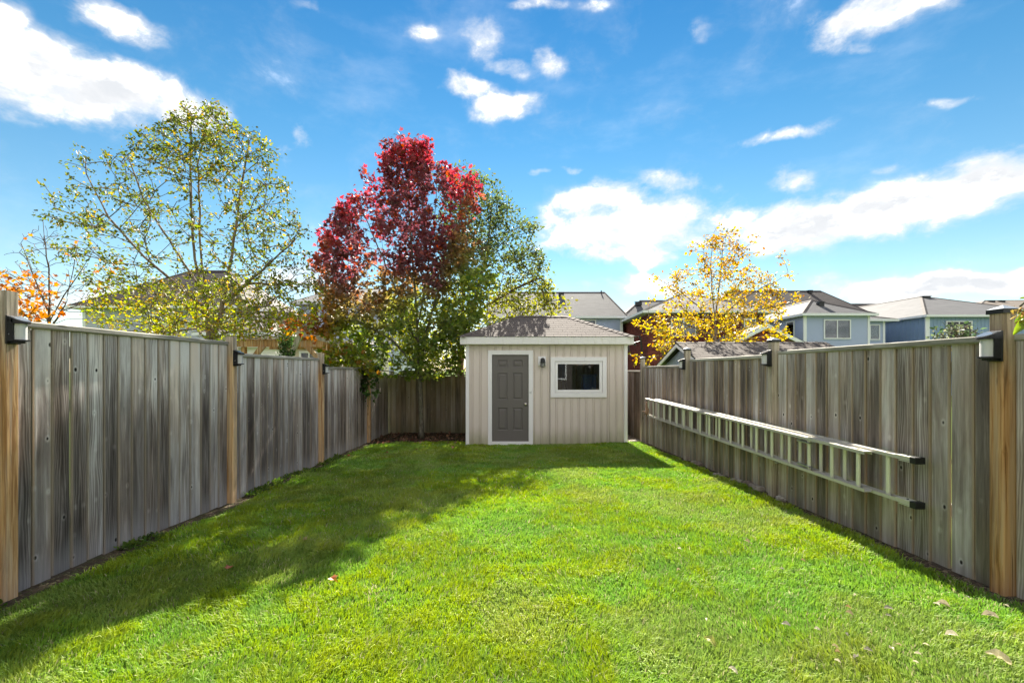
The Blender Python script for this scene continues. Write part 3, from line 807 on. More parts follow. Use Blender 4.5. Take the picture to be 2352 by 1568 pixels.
# eaves
ex0, ex1, ey0, ey1 = -1.136, 2.665, YS - .15, yb + .15
ze = H + .733; zf0 = H + (HY - 790.3) * ey0 / F
MB().box(ex0, ex1, ey0, ey0 + .03, zf0, ze - .002).build('fascia', M['offwhite'], shed, bevel=.004)
MB().box(ex0, ex0 + .03, ey0 + .03, ey1, zf0, ze - .002).box(ex1 - .03, ex1, ey0 + .03, ey1, zf0, ze - .002).box(ex0 + .03, ex1 - .03, ey1 - .03, ey1, zf0, ze - .002).build('side_fascia', M['offwhite'], shed)
MB().box(ex0 + .03, ex1 - .03, ey0 + .03, ey1 - .03, zf0 + .004, zf0 + .016).build('soffit', M['offwhite'], shed)
# roof
yr = (ey0 + ey1) / 2; zr = H + 1.318; rx0, rx1 = .15, 1.352
o_ = .012
E0, E1, E2, E3 = (ex0 - o_, ey0 - o_, ze), (ex1 + o_, ey0 - o_, ze), (ex1 + o_, ey1 + o_, ze), (ex0 - o_, ey1 + o_, ze); R0, R1 = (rx0, yr, zr), (rx1, yr, zr)
mb = MB().add([E0, E1, E2, E3, R0, R1], [(0, 1, 5, 4), (1, 2, 5), (2, 3, 4, 5), (3, 0, 4), (3, 2, 1, 0)])
roof = mb.build('roof', M['shingle'], shed)


def shingles(parent, a, b, c, d, rows, tab, mat, name='shingle', th=.007, clip=True):
    """courses of tabs on the plane a b (eave) c d (ridge right, left)"""
    a, b, c, d = map(Vector, (a, b, c, d)); n = (b - a).cross(d - a).normalized()
    lift = .004
    for r in range(rows):
        t0, t1 = r / rows, min(1.0, (r + 1.12) / rows)
        l0, r0 = a.lerp(d, t0), b.lerp(c, t0); l1, r1 = a.lerp(d, t1), b.lerp(c, t1)
        u = (b - a).normalized(); L0 = l0.dot(u); L1 = r0.dot(u); K0, K1 = l1.dot(u), r1.dot(u)
        s0 = math.floor(min(L0, K0) / tab - 1) * tab + ((r * .37) % 1.0) * tab
        x = s0
        while x < max(L1, K1):
            xa, xb = x + .0025, x + tab - .0025; x += tab
            p = [max(xa, L0), min(xb, L1), min(xb, K1), max(xa, K0)]
            if p[1] - p[0] < .02: continue
            if p[2] - p[3] < .0: p[2] = p[3] = (p[2] + p[3]) / 2
            j = random.uniform(-.003, .003)
            def P(s, q0, q1, s0_, t): return q0 + u * (s - s0_) + n * t
            A = l0 + u * (p[0] - L0) + n * (lift + th) ; B = l0 + u * (p[1] - L0) + n * (lift + th)
            C = l1 + u * (p[2] - K0) + n * lift; D = l1 + u * (p[3] - K0) + n * lift
            dn = (l0 - l1).normalized() * j; A += dn; B += dn
            mb = MB().add([A, B, C, D, A - n * (th + .002), B - n * (th + .002), C - n * .004, D - n * .004], [(0, 1, 2, 3), (1, 0, 4, 5), (2, 1, 5, 6), (0, 3, 7, 4)])
            mb.build(name, mat, parent, origin=tuple((A + C) / 2))
shingles(roof, E0, E1, R1, R0, 10, .305, M['shingle'])
def hip_caps(parent, a, b, n, mat, wid=.11):
    a, b = Vector(a), Vector(b); t = (b - a).normalized(); s = t.cross(Vector((0, 0, 1))).normalized(); up = s.cross(t)
    for i in range(n):
        p, q = a.lerp(b, i / n) + up * .022, a.lerp(b, min(1, (i + 1.1) / n)) + up * .012
        dz = -up * .038
        vs = [p - s * wid + dz, p, p + s * wid + dz, q + s * wid + dz, q, q - s * wid + dz]
        vs += [v - up * .008 for v in vs]
        MB().add(vs, [(0, 1, 4, 5), (1, 2, 3, 4), (7, 6, 11, 10), (8, 7, 10, 9), (1, 0, 6, 7), (2, 1, 7, 8), (3, 2, 8, 9), (0, 5, 11, 6)]).build('hip_cap', mat, parent, origin=tuple(p))
hip_caps(roof, E0, R0, 14, M['shingle']); hip_caps(roof, E1, R1, 14, M['shingle'])
hip_caps(roof, R0, R1, 7, M['shingle'], .10)

# lantern by the shed window
lx, lz0, lz1 = (zx(898), zx(972)), zy(630), zy(543)
lan = thing('wall_lantern', ((lx[0] + lx[1]) / 2, YS, (lz0 + lz1) / 2), 'black caged wall lantern on a white block beside shed door', 'lantern')
MB().box(lx[0], lx[1], YS - .028, YS - .003, lz0, lz1).build('mounting_block', M['white'], lan, bevel=.003)
cx_, cy_ = zx(941), YS - .10
mb = MB().tube([(cx_, YS - .028, zy(578)), (cx_, YS - .036, zy(578))], .05, 20)
mb.tube([(cx_, YS - .03, zy(572)), (cx_, YS - .07, zy(566)), (cx_, cy_, zy(574))], .012, 8)
mb.build('bracket', M['blackmetal'], lan, smooth=True)
zs = lambda v: zy(v)
MB().tube([(cx_, cy_, zs(562)), (cx_, cy_, zs(566)), (cx_, cy_, zs(576)), (cx_, cy_, zs(590)), (cx_, cy_, zs(598)), (cx_, cy_, zs(603))], [.012, .03, .046, .052, .056, .078], 24).build('hood', M['blackmetal'], lan, smooth=True)
mg, gg = newmat('clear_jar_glass'); finish(gg, (.75, .75, .74), .12, .6, None, Alpha=.55)
MB().tube([(cx_, cy_, zs(603)), (cx_, cy_, zs(625)), (cx_, cy_, zs(640)), (cx_, cy_, zs(645))], [.040, .040, .036, .016], 20).build('glass_jar', mg, lan, smooth=True)
mb = MB()
for k in range(6):
    a = k * math.pi / 3; r = .05
    mb.tube([(cx_ + r * math.cos(a), cy_ + r * math.sin(a), zs(600)), (cx_ + r * math.cos(a), cy_ + r * math.sin(a), zs(636)), (cx_ + .6 * r * math.cos(a), cy_ + .6 * r * math.sin(a), zs(648))], .0045, 6)
for v in (612, 628):
    ring_ = [(cx_ + .05 * math.cos(q), cy_ + .05 * math.sin(q), zs(v)) for q in np.linspace(0, 2 * math.pi, 17)]
    mb.tube(ring_, .0045, 5, False)
mb.tube([(cx_, cy_, zs(647)), (cx_, cy_, zs(650))], [.034, .03], 14)
mb.build('cage', M['blackmetal'], lan)

# things seen through the shed window
M['binblue'] = simple('blue_plastic', (.16, .32, .66), .5)
sb = thing('storage_bin', (zx(1430), YS + .9, zb + .9), 'blue storage bin on a shelf inside the shed window', 'bin')
MB().box(zx(1385), zx(1520), YS + .75, YS + 1.15, zy(900), zy(735)).build('tub', M['binblue'], sb, bevel=.02)
MB().box(zx(1378), zx(1527), YS + .73, YS + 1.17, zy(735), zy(718)).build('lid', M['binblue'], sb, bevel=.01)
sh_ = thing('shelf', (zx(1450), YS + .9, zy(910)), 'wooden shelf carrying the blue bin inside the shed', 'shelf')
MB().box(zx(1340), x1 - .10, YS + .6, YS + 1.3, zy(918), zy(903)).build('shelf_board', M['timber_grey'], sh_)
for a in (1350, 1690): MB().box(zx(a), zx(a) + .04, YS + .95, YS + .99, zb, zy(918)).build('leg', M['timber_grey'], sh_)
pn = thing('leaning_plank', (zx(1140), YS + 1.4, zb), 'brown striped planks leaning inside the shed window', 'plank')
for k in range(7): MB().box(zx(1085 + k * 16), zx(1085 + k * 16 + 14), YS + 1.4, YS + 1.43, zb, zy(640)).build('plank', M['post'], pn)
mw = thing('mower_handle', (zx(1150), YS + .8, zb), 'black tubular mower handle standing inside the shed window', 'mower')
MB().tube([(zx(1080), YS + .5, zy(775)), (zx(1170), YS + .5, zy(775)), (zx(1195), YS + .5, zy(800)), (zx(1205), YS + .6, zb + .01)], .014, 8).build('handle', M['blackmetal'], mw, smooth=True)
MB().tube([(zx(1205), YS + .6, zb + .012), (zx(1080), YS + .6, zb + .012)], .012, 8).build('foot_bar', M['blackmetal'], mw)

# ------------------------------------------------------------------ extension ladder along the right fence
lad = thing('extension_ladder', (XR(6) - .1, 6, H - .8), 'long aluminium extension ladder lying sideways along the right fence', 'ladder')
def rail(xf, y0, y1, z0, z1, name, label=None, up=1):
    """channel rail; web outwards (up/down), flanges towards the rungs"""
    L = y1 - y0; hw = .034; tw = .006; fl = .026 * up
    prof = [(-hw, 0), (hw, 0), (hw, -fl), (hw - tw, -fl), (hw - tw, -tw * up), (-hw + tw, -tw * up), (-hw + tw, -fl), (-hw, -fl)]
    mb = MB(); n = len(prof); K = 6; vs = []
    for k in range(K + 1):
        y = y0 + L * k / K; z = z0 + (z1 - z0) * k / K
        vs += [(xf(y) + u, y, z + v) for u, v in prof]
    fs = [tuple(range(n)) if up < 0 else tuple(range(n))[::-1], tuple(range(K * n, K * n + n))]
    for k in range(K):
        for i in range(n): fs.append((k * n + i, k * n + (i + 1) % n, (k + 1) * n + (i + 1) % n, (k + 1) * n + i))
    mb.add(vs, fs); o = mb.build(name, M['alu2'], lad, origin=(xf(y0), y0, z0)); return o
XB = lambda y: XR(y) - .040
XF = lambda y: XR(y) - .113
yA, yB = 3.37, 9.1
zt_ = lambda y: H - .650 + .014 * (y - 3.3); zb_ = lambda y: H - 1.004 + .0105 * (y - 3.3)
fA, fB = 3.71, 9.45
ztf = lambda y: zt_(y) - .016; zbf = lambda y: zb_(y) + .008
for xf, ya, ybb, a, b in ((XB, yA, yB, zt_, zb_), (XF, fA, fB, ztf, zbf)):
    rail(xf, ya, ybb, a(ya), a(ybb), 'side_rail', up=1); rail(xf, ya, ybb, b(ya), b(ybb), 'side_rail', up=-1)
    y = ya + (.23 if xf is XB else .10)
    while y < ybb - .1:
        q = .017; xc = xf(y)
        mb = MB()
        pr = [(xc + q * math.cos(t) * (1.0 if math.cos(t) < 0 else .8), y + q * 1.05 * math.sin(t)) for t in np.linspace(0, 2 * math.pi, 11)[:-1]]
        mb.prism(pr, b(y) + .006, a(y) - .006); mb.build('rung', M['alu'], lad, origin=(xc, y, b(y)))
        for s_, zz0 in ((1, a(y)), (-1, b(y))):
            rg = [(xc + .021 * math.cos(t), y + .021 * math.sin(t), zz0 + s_ * .001) for t in np.linspace(0, 2 * math.pi, 15)]
            if s_ > 0: MB().tube(rg, .0035, 5, False).build('rung_collar', M['alu'], lad, origin=(xc, y, zz0))
        y += .305 if not (xf is XB and y < 3.62) else .455
for z in (zt_(yA) - .013, zb_(yA) + .013):
    x = XB(yA)
    MB().box(x - .042, x + .036, yA - .05, yA + .0, z - .025, z + .025).build('rubber_foot', M['rubber'], lad, bevel=.005)
    MB().box(x - .036, x + .034, yA - .0, yA + .13, z + .0145, z + .019).box(x - .036, x + .034, yA - .0, yA + .10, z - .021, z - .0165).build('foot_bracket', M['alu'], lad)
    MB().tube([(x, yA + .06, z + .019), (x, yA + .06, z + .024)], .008, 8).build('rivet', M['rubber'], lad)
for z, dz in ((ztf(4.42) - .06, 0), (zbf(4.42) + .045, 0)):
    y = 4.50; x = XF(y)
    MB().add([(x - .03, y - .11, z), (x + .02, y - .11, z), (x + .025, y + .06, z - .01), (x - .01, y + .10, z - .005), (x - .04, y + .04, z + .004),
              (x - .03, y - .11, z + .012), (x + .02, y - .11, z + .012), (x + .025, y + .06, z + .02), (x - .01, y + .10, z + .02), (x - .04, y + .04, z + .02)],
             [(4, 3, 2, 1, 0), (5, 6, 7, 8, 9)] + [(i, (i + 1) % 5, 5 + (i + 1) % 5, 5 + i) for i in range(5)]).build('rung_lock', M['steel'], lad, bevel=.003)
# rolled canvas / pulley rope knotted at the far end
yk = fB - .15; xk = XF(yk) - .03
mb = MB().tube([(xk, yk, ztf(yk) - .06), (xk - .012, yk + .01, ztf(yk) - .13), (xk + .005, yk, ztf(yk) - .22), (xk - .01, yk, ztf(yk) - .29), (xk, yk, ztf(yk) - .36)], [.012, .022, .035, .042, .012], 9)
mb.tube([(xk - .06, yk, ztf(yk) - .075), (xk + .05, yk - .01, ztf(yk) - .07)], .007, 6).tube([(xk - .09, yk - .02, ztf(yk) - .26), (xk, yk, ztf(yk) - .27), (xk - .07, yk - .03, ztf(yk) - .33)], .012, 6)
mb.build('pulley_rope', M['rope'], lad, smooth=True)
for y in (4.9, 7.45): MB().box(XR(y) - .155, XR(y) + .055, y - .012, y + .012, zb_(y) - .014, zb_(y) - .002).build('hanger', M['steel'], lad)
for y in (PRY[1] - .045, PRY[2] - .045): MB().box(XR(y) - .15, XR(y) + .0, y - .012, y + .012, zb_(y) - .016, zb_(y) - .002).build('hanger', M['steel'], lad)


# ------------------------------------------------------------------ houses beyond the fences
M['vinyl_pale'] = paint('pale_blue_grey_vinyl', (.36, .42, .60), .5, .12, (.3, .33, .38), .1, .6)
M['vinyl_blue'] = paint('slate_blue_vinyl', (.22, .31, .47), .5, .12, (.2, .25, .32), .1, .6)
M['vinyl_grey'] = paint('light_grey_vinyl', (.42, .45, .51), .5, .12, (.36, .36, .36), .1, .6)
M['vinyl_tan'] = paint('tan_vinyl', (.52, .46, .38), .55, .12, (.36, .32, .26), .1, .6)
M['gutter'] = paint('white_gutter', (.72, .74, .77), .4, .1, (.5, .5, .5), .08)
M['roof_grey'] = far_roof('grey_asphalt_roof', (.105, .105, .112), (.072, .072, .078))
M['roof_dark'] = far_roof('dark_brown_asphalt_roof', (.075, .063, .060), (.048, .04, .038))
M['roof_plum'] = far_roof('plum_brown_roof', (.062, .046, .045), (.035, .026, .027))
M['roof_tan'] = far_roof('tan_brown_roof', (.15, .12, .095), (.10, .08, .065))
M['wdark'] = simple('unlit_room_dark', (.025, .028, .034), .6)  # near-black colour carries the shade of unlit rooms
M['blind'] = simple('white_blind', (.6, .62, .62), .6)
def brickmat():
    m, g = newmat('red_brick')
    c = g.n('ShaderNodeAttribute', attribute_name='tone').outputs['Color']
    n = g.noise(g.n('ShaderNodeNewGeometry').outputs['Position'], 30, 4, .6)
    finish(g, g.mix(g.m('MULTIPLY', g.mr(n, .4, .75), .35), c, (.09, .035, .03)), .9, .15, n, .4, .005)
    return m
M['brick'] = brickmat(); M['mortar'] = simple('grey_mortar', (.23, .17, .15), .9)


def lap_wall(parent, face, u0, u1, c, z0, z1, mat, pitch=.11, d=.014):
    """horizontal lap siding; face '-y' '+x' '-x'; c = plane"""
    mb = MB(); z = z0; k = 0
    def P(u, o, zz): return {'-y': (u, c - o, zz), '-x': (c - o, u, zz), '+x': (c + o, u, zz)}[face]
    while z < z1 - .01:
        t = min(z + pitch, z1)
        q = [P(u0, d, z), P(u1, d, z), P(u1, .002, t), P(u0, .002, t)]; l = [P(u0, .0, z), P(u1, .0, z), P(u1, d, z), P(u0, d, z)]
        fl = (lambda f: f) if face != '-x' else (lambda f: f[::-1])
        mb.add(fl(q), [(0, 1, 2, 3)]); mb.add(fl(l), [(0, 1, 2, 3)])
        z = t
    return mb.build('siding', mat, parent, kind='stuff')


def batten_wall(parent, face, u0, u1, c, z0, z1, mat, pitch=.20):
    n = max(1, int(round((u1 - u0) / pitch))); p = (u1 - u0) / n
    for i in range(n):
        a = u0 + i * p; mb = MB()
        pr = [(a + .001, 0), (a + .001, -.012), (a + p - .05, -.012), (a + p - .045, -.028), (a + p - .006, -.028), (a + p - .001, -.012), (a + p - .001, 0)]
        if face == '-y': mb.prism([(u, c + o) for u, o in pr][::-1], z0, z1)
        else: mb.prism([(c + o, u) for u, o in pr], z0, z1)
        mb.build('siding_strip', mat, parent)


def far_window(parent, face, c, u0, u1, z0, z1, panes=2, blinds=True, fw=.07, proud=.055):
    def B(mb, a, b, o0, o1, za, zb):
        if face == '-y': mb.box(a, b, c - o1, c - o0, za, zb)
        elif face == '-x': mb.box(c - o1, c - o0, a, b, za, zb)
        else: mb.box(c + o0, c + o1, a, b, za, zb)
    mb = MB()
    B(mb, u0, u0 + fw, .0, proud, z0, z1); B(mb, u1 - fw, u1, .0, proud, z0, z1); B(mb, u0 + fw, u1 - fw, .0, proud, z1 - fw, z1); B(mb, u0 + fw, u1 - fw, .0, proud, z0, z0 + fw)
    a, b = u0 + fw, u1 - fw; w = (b - a) / panes
    for k in range(1, panes): B(mb, a + k * w - .03, a + k * w + .03, .0, proud - .01, z0 + fw, z1 - fw)
    wn_ = mb.build('window', M['gutter'], parent)
    for k in range(panes):
        pa, pb = a + k * w + (.03 if k else 0), a + (k + 1) * w - (.03 if k < panes - 1 else 0)
        m1 = MB(); B(m1, pa, pb, .016, .020, z0 + fw, z1 - fw); m1.build('dark_backing', M['wdark'], wn_)  # thin dark sheet behind the glass, painted as the shade indoors
        if blinds:
            m2 = MB(); zt = z1 - fw - .02; i = 0
            while zt - i * .075 > z0 + fw + (z1 - z0) * (.12 if k else .18):
                B(m2, pa + w * (.10 if k == 0 else .02), pb - w * .12, .0215, .0275, zt - i * .075 - .05, zt - i * .075); i += 1
            m2.build('blind', M['blind'], wn_, kind='stuff')
        m3 = MB(); B(m3, pa, pb, .033, .037, z0 + fw, z1 - fw); m3.build('pane', M['glass'], wn_)
    return wn_


def hip_roof(parent, x0, x1, y0, y1, z, r0, r1, mat, name='roof', gut=True, gh=.13, th=.05):
    """eave rectangle and ridge end points"""
    a, b, c, d = (x0, y0, z), (x1, y0, z), (x1, y1, z), (x0, y1, z)
    mb = MB()
    if abs(r0[0] - r1[0]) >= abs(r0[1] - r1[1]): mb.add([a, b, c, d, r0, r1], [(0, 1, 5, 4), (1, 2, 5), (2, 3, 4, 5), (3, 0, 4), (3, 2, 1, 0)])
    else: mb.add([a, b, c, d, r0, r1], [(0, 1, 4), (1, 2, 5, 4), (2, 3, 5), (3, 0, 4, 5), (3, 2, 1, 0)])
    ro = mb.build(name, mat, parent)
    if gut:
        g = MB(); g.box(x0 - .07, x1 + .07, y0 - .09, y0 - .003, z - gh, z + .015).box(x0 - .07, x0 - .003, y0 - .003, y1, z - gh, z + .012).box(x1 + .003, x1 + .07, y0 - .003, y1, z - gh, z + .012)
        g.build('gutter', M['gutter'], parent)
        MB().box(x0, x1, y0, y1, z - gh + .02, z - .012).build('soffit', M['gutter'], parent)
    # capped hips
    for p, q in ((a, r0), (b, r1 if abs(r0[0] - r1[0]) >= abs(r0[1] - r1[1]) else r0), (r0, r1)):
        if (Vector(p) - Vector(q)).length > .2:
            P_, Q_ = Vector(p) + Vector((0, 0, .015)), Vector(q) + Vector((0, 0, .015))
            t = (Q_ - P_).normalized(); s = t.cross(Vector((0, 0, 1))).normalized() * .13; up = Vector((0, 0, .03)); dn = Vector((0, 0, -.05))
            MB().add([P_ - s + dn, P_ + up, P_ + s + dn, Q_ + s + dn, Q_ + up, Q_ - s + dn], [(0, 1, 4, 5), (1, 2, 3, 4), (0, 2, 1), (3, 5, 4), (0, 5, 3, 2)]).build('hip_cap', M['roof_dark'] if mat is not M['roof_dark'] else M['roof_plum'], ro)
    return ro


def vent(parent, p, w=.32):
    x, y, z = p
    MB().prism([(x - w / 2, y - .16), (x + w / 2, y - .16), (x + w / 2, y + .16), (x - w / 2, y + .16)], z - .15, z + .10).add([(x - w * .6, y - .22, z + .10), (x + w * .6, y - .22, z + .10), (x + w * .6, y + .2, z + .14), (x - w * .6, y + .2, z + .14), (x - w * .6, y - .22, z + .13), (x + w * .6, y - .22, z + .13), (x + w * .6, y + .2, z + .17), (x - w * .6, y + .2, z + .17)],
        [(3, 2, 1, 0), (4, 5, 6, 7), (0, 1, 5, 4), (1, 2, 6, 5), (2, 3, 7, 6), (3, 0, 4, 7)]).build('roof_vent', M['black'], parent)


def corner(parent, x, y, z0, z1, s=.12):
    MB().box(x - s * .15, x + s, y - .035, y + .03, z0, z1).build('corner_trim', M['gutter'], parent)


def house(label, x0, x1, y0, y1, zw, r0, r1, roofm, oh=.4, group='houses beyond the fences', core=None):
    h = thing('house', ((x0 + x1) / 2, (y0 + y1) / 2, 0), label, 'house', group)
    MB().box(x0 + .02, x1 - .02, y0 + .02, y1 - .02, -.3, zw - .01).build('wall', core or M['vinyl_pale'], h)
    hip_roof(h, x0 - oh, x1 + oh, y0 - oh, y1 + oh, zw + .02, r0, r1, roofm)
    return h


def U(x, Y): return (x - CX) * Y / F
def Z(y, Y): return H + (HY - y) * Y / F


# pale house with the slider window, right of the yellow birch
Yf = 28.0
xa, xb, zw = U(1847, Yf), U(1997, Yf), Z(720, Yf - .4)
h = house('pale blue sided house with blinds in its slider window and small hip roof', xa, xb, Yf, Yf + 9, zw, (U(1866, 30.1), 30.2, Z(690, 30.2)), (U(1866, 30.1), 35.5, Z(690, 30.2)), M['roof_grey'], .25)
lap_wall(h, '-y', xa, xb, Yf, .5, zw - .08, M['vinyl_pale']); lap_wall(h, '-x', Yf, Yf + 9, xa, .5, zw - .08, M['vinyl_pale'])
corner(h, xa - .03, Yf, .3, zw - .09, .17); corner(h, xb - .11, Yf, .3, zw - .09)
far_window(h, '-y', Yf - .014, U(1891, Yf), U(1953, Yf), Z(778.6, Yf), Z(733.5, Yf))
far_window(h, '-x', xa - .014, 28.9, 29.75, Z(774, 28.6), Z(735, 28.6), 1)
vent(h, (U(1884, 29.2), 29.2, Z(700, 29.2) + .05))
# set-back bay
Y2 = 31.0; xc, xd, z2 = xb + .2, U(2032, Y2), Z(733, Y2 - .3)
MB().box(xc - 2, xd - .02, Y2 + .02, Y2 + 6, -.3, z2 - .02).build('side_bay', M['vinyl_pale'], h)
lap_wall(h, '-y', xb + .05, xd, Y2, .5, z2 - .08, M['vinyl_pale']); corner(h, xd - .12, Y2, .3, z2 - .08, .13)
far_window(h, '-y', Y2 - .014, U(1996, Y2), U(2020, Y2), Z(781, Y2), Z(745, Y2), 1)
hip_roof(h, xc - 2.2, xd + .6, Y2 - .3, Y2 + 6, z2, (xc - .4, Y2 + 2.6, z2 + 1.1), (xc - .9, Y2 + 2.6, z2 + 1.1), M['roof_grey'], 'side_roof')

# blue board-and-batten house, far right
Yg = 30.0; xa, xb, zw = U(2128, Yg), U(2128, Yg) + 9.0, Z(724, Yg - .2)
h = house('slate blue house with vertical siding and long grey hip roof behind the right fence', xa, xb, Yg, Yg + 13, zw, (U(2117, 35.3), 35.3, Z(681, 35.3)), (U(2117, 35.3), 46.0, Z(681, 35.3) + .1), M['roof_grey'], .25, core=M['vinyl_blue'])
batten_wall(h, '-y', xa, xb - .02, Yg, .8, zw - .1, M['vinyl_blue'], .24); batten_wall(h, '-x', Yg + .02, Yg + 10, xa, .8, zw - .1, M['vinyl_blue'], .3)
corner(h, xa - .06, Yg - .01, .3, zw - .1, .24)
far_window(h, '-y', Yg - .03, U(2171, Yg), U(2231, Yg), Z(785, Yg), Z(737, Yg), 2, False)
for x_, Y_ in ((2126, 34.9), (2069, 37.8), (2028, 42)): vent(h, (U(x_, Y_), Y_, Z({2126: 684, 2069: 694, 2028: 702}[x_], Y_)), .5)

# big dark roof behind the pale house
Ye = 38.0; h = house('large house with wide dark roof showing behind the pale blue house', U(1640, Ye), U(1985, Ye), Ye, Ye + 9, Z(722, Ye), (U(1672, 42), 42.0, Z(668, 42)), (U(1884, 42), 42.0, Z(668, 42)), M['roof_dark'], core=M['vinyl_tan'])
vent(h, (U(1860, 41.5), 41.5, Z(670, 41.5)))
h2 = house('low dark roofed house in the gap between pale and slate blue houses', U(1975, 46), U(2120, 46), 46, 52, Z(735, 46), (U(1955, 49), 49.0, Z(698, 49)), (U(2060, 49), 49.0, Z(698, 49)), M['roof_dark'], core=M['vinyl_tan'])
h3 = house('distant brown roofed house beyond the slate blue house at right edge', U(2240, 44), U(2480, 44), 44, 54, Z(712, 44), (U(2262, 49), 49.0, Z(690, 49)), (U(2400, 49), 49.0, Z(690, 49)), M['roof_tan'], core=M['vinyl_tan'])
for x_ in (2277, 2300): vent(h3, (U(x_, 48), 48, Z(694, 48)), .5)

# grey house straight behind the yard's shed
Yc = 32.0; xa, xb, zw = U(1120, Yc), U(1430, Yc), Z(727, Yc - .3)
h = house('grey blue sided house with long grey roof directly behind the beige shed', xa, xb, Yc, Yc + 8, zw, (U(1150, 36), 36.0, Z(671, 36)), (U(1388, 36), 36.0, Z(671, 36)), M['roof_grey'], .3)
lap_wall(h, '-y', xa, xb, Yc, 1.5, zw - .08, M['vinyl_pale']); corner(h, xb - .16, Yc, .3, zw - .09, .17)
far_window(h, '-y', Yc - .014, U(1300, Yc), U(1369, Yc), Z(775, Yc), Z(734, Yc))
for x_ in (1254, 1289): vent(h, (U(x_, 35.3), 35.3, Z(676, 35.3)), .4)
MB().tube([(U(1381, 35.8), 35.8, Z(676, 35.8)), (U(1381, 35.8), 35.8, Z(667, 35.8))], .05, 8).build('plumbing_vent', M['black'], h)

# red brick house behind the yellow birch
Yd = 27.0; xa, xb, zw = U(1489, Yd), U(1757, Yd), Z(714, Yd - .4)
bh = house('red brick house with grey hip roof behind the yellow leaved birch', xa, xb, Yd, Yd + 9, zw, (U(1568, 30.7), 30.7, Z(673, 30.7)), (U(1568, 30.7), 32.5, Z(673, 30.7)), M['roof_grey'], .4, core=M['mortar'])
hip_roof(bh, U(1415, 34), U(1640, 34), 33.5, 42, Z(738, 34), (U(1470, 37), 37.0, Z(690, 37)), (U(1560, 37), 37.0, Z(690, 37)), M['roof_grey'], 'rear_roof')
MB().box(U(1425, 34.2), U(1600, 34), 34.2, 41, -.3, Z(738, 34) - .02).build('rear_wing', M['mortar'], bh)
vent(bh, (U(1466, 36), 36, Z(697, 36)), .5)
wF = (U(1541, Yd), U(1598, Yd), Z(772, Yd), Z(731, Yd)); wG = (U(1708, Yd), U(1735, Yd), Z(775, Yd), Z(731, Yd))
def brick_tone(): 
    k = random.random(); c = np.array([.135, .036, .030]) * (1 - k) + np.array([.22, .065, .05]) * k
    return c * random.uniform(.8, 1.1)
bricks = []
for r_ in range(52):
    z = .95 + r_ * .076
    if z + .066 > zw - .12: break
    for f_ in (0, 1):
        u = (xa if f_ == 0 else Yd) - .1 + (.105 if r_ % 2 else 0)
        lim = xb if f_ == 0 else Yd + 8.9
        while u < lim:
            a, b = max(u, (xa - .012) if f_ == 0 else Yd + .0), min(u + .205, lim); u += .215
            if b - a < .04: continue
            if f_ == 0:
                if any(b > w[0] and a < w[1] and z + .066 > w[2] and z < w[3] for w in (wF, wG)): continue
            bricks.append((f_, a, b, z))
vis = sorted([q for q in bricks if q[0] == 0 and q[3] > 1.9], key=lambda q: q[1])
single = set(vis[:290])
def brick_geo(q):
    f_, a, b, z = q; o = random.uniform(.010, .015)
    return MB().box(a, b, Yd - o, Yd + .03, z, z + .066) if f_ == 0 else MB().box(xa - o, xa + .03, a, b, z, z + .066)
vs, lo, tn = [], [], []
for q in bricks:
    mb = brick_geo(q); t = brick_tone()
    if q in single:
        o = mb.build('brick', M['brick'], bh, origin=(q[1], Yd, q[3])); at = o.data.color_attributes.new('tone', 'FLOAT_COLOR', 'POINT')
        at.data.foreach_set('color', list(tuple(t) + (1,)) * 8)
    else:
        b0 = len(vs); vs += mb.v; lo += [b0 + i for f in mb.f for i in f]; tn += [t] * 8
fast_mesh('brickwork', vs, lo, np.full(len(lo) // 4, 4), M['brick'], np.array(tn), bh, 'stuff')
far_window(bh, '-y', Yd, *wF, 2, True, .06); far_window(bh, '-y', Yd, *wG, 1, True, .06)
MB().tube([(U(1755, Yd), Yd - .06, zw - .2), (U(1755, Yd), Yd - .06, 0)], .05, 8).build('downpipe', M['gutter'], bh)
# brick gabled porch in front
Yp = 23.5; ap = (U(1762, Yp), Z(744, Yp)); hw = U(1848, Yp) - ap[0]; ez = Z(787, Yp)
pc = thing('gabled_porch', (ap[0], Yp + 1, 0), 'small brick gable with white rake boards below the big dark roof', 'porch')
MB().prism([(ap[0] - hw + .25, -.2), (ap[0] + hw - .25, -.2), (ap[0] + hw - .25, ez), (ap[0], ap[1] - .12), (ap[0] - hw + .25, ez)], Yp + .12, Yp + 3, 'y').build('wall', M['mortar'], pc)
vs, lo, tn = [], [], []; n1 = 0
for r_ in range(26):
    z = ez - .45 + r_ * .076; k = np.clip((ap[1] - .2 - z - .066) / (ap[1] - ez), 0, 1); w_ = k * hw - .05
    u = ap[0] - w_
    while u < ap[0] + w_ - .03:
        b = min(u + .205, ap[0] + w_); mb = MB().box(u, b, Yp + .10, Yp + .13, z, z + .066); u += .215
        o = mb.build('brick', M['brick'], pc, origin=(u, Yp, z)); at = o.data.color_attributes.new('tone', 'FLOAT_COLOR', 'POINT'); at.data.foreach_set('color', list(tuple(brick_tone()) + (1,)) * 8)
for s in (-1, 1):
    MB().quadbox(*[(ap[0] + s * q[0], Yp, q[1]) for q in ([(0, ap[1]), (hw, ez), (hw, ez - .2), (0, ap[1] - .2)] if s < 0 else [(0, ap[1] - .2), (hw, ez - .2), (hw, ez), (0, ap[1])])], -.1).build('rake_board', M['gutter'], pc)
    e = [(ap[0], Yp - .05, ap[1] + .03), (ap[0] + s * (hw + .05), Yp - .05, ez + .03), (ap[0] + s * (hw + .05), Yp + 3, ez + .03), (ap[0], Yp + 3, ap[1] + .03)]
    MB().quadbox(*(e if s > 0 else e[::-1]), .05).build('roof', M['roof_grey'], pc)

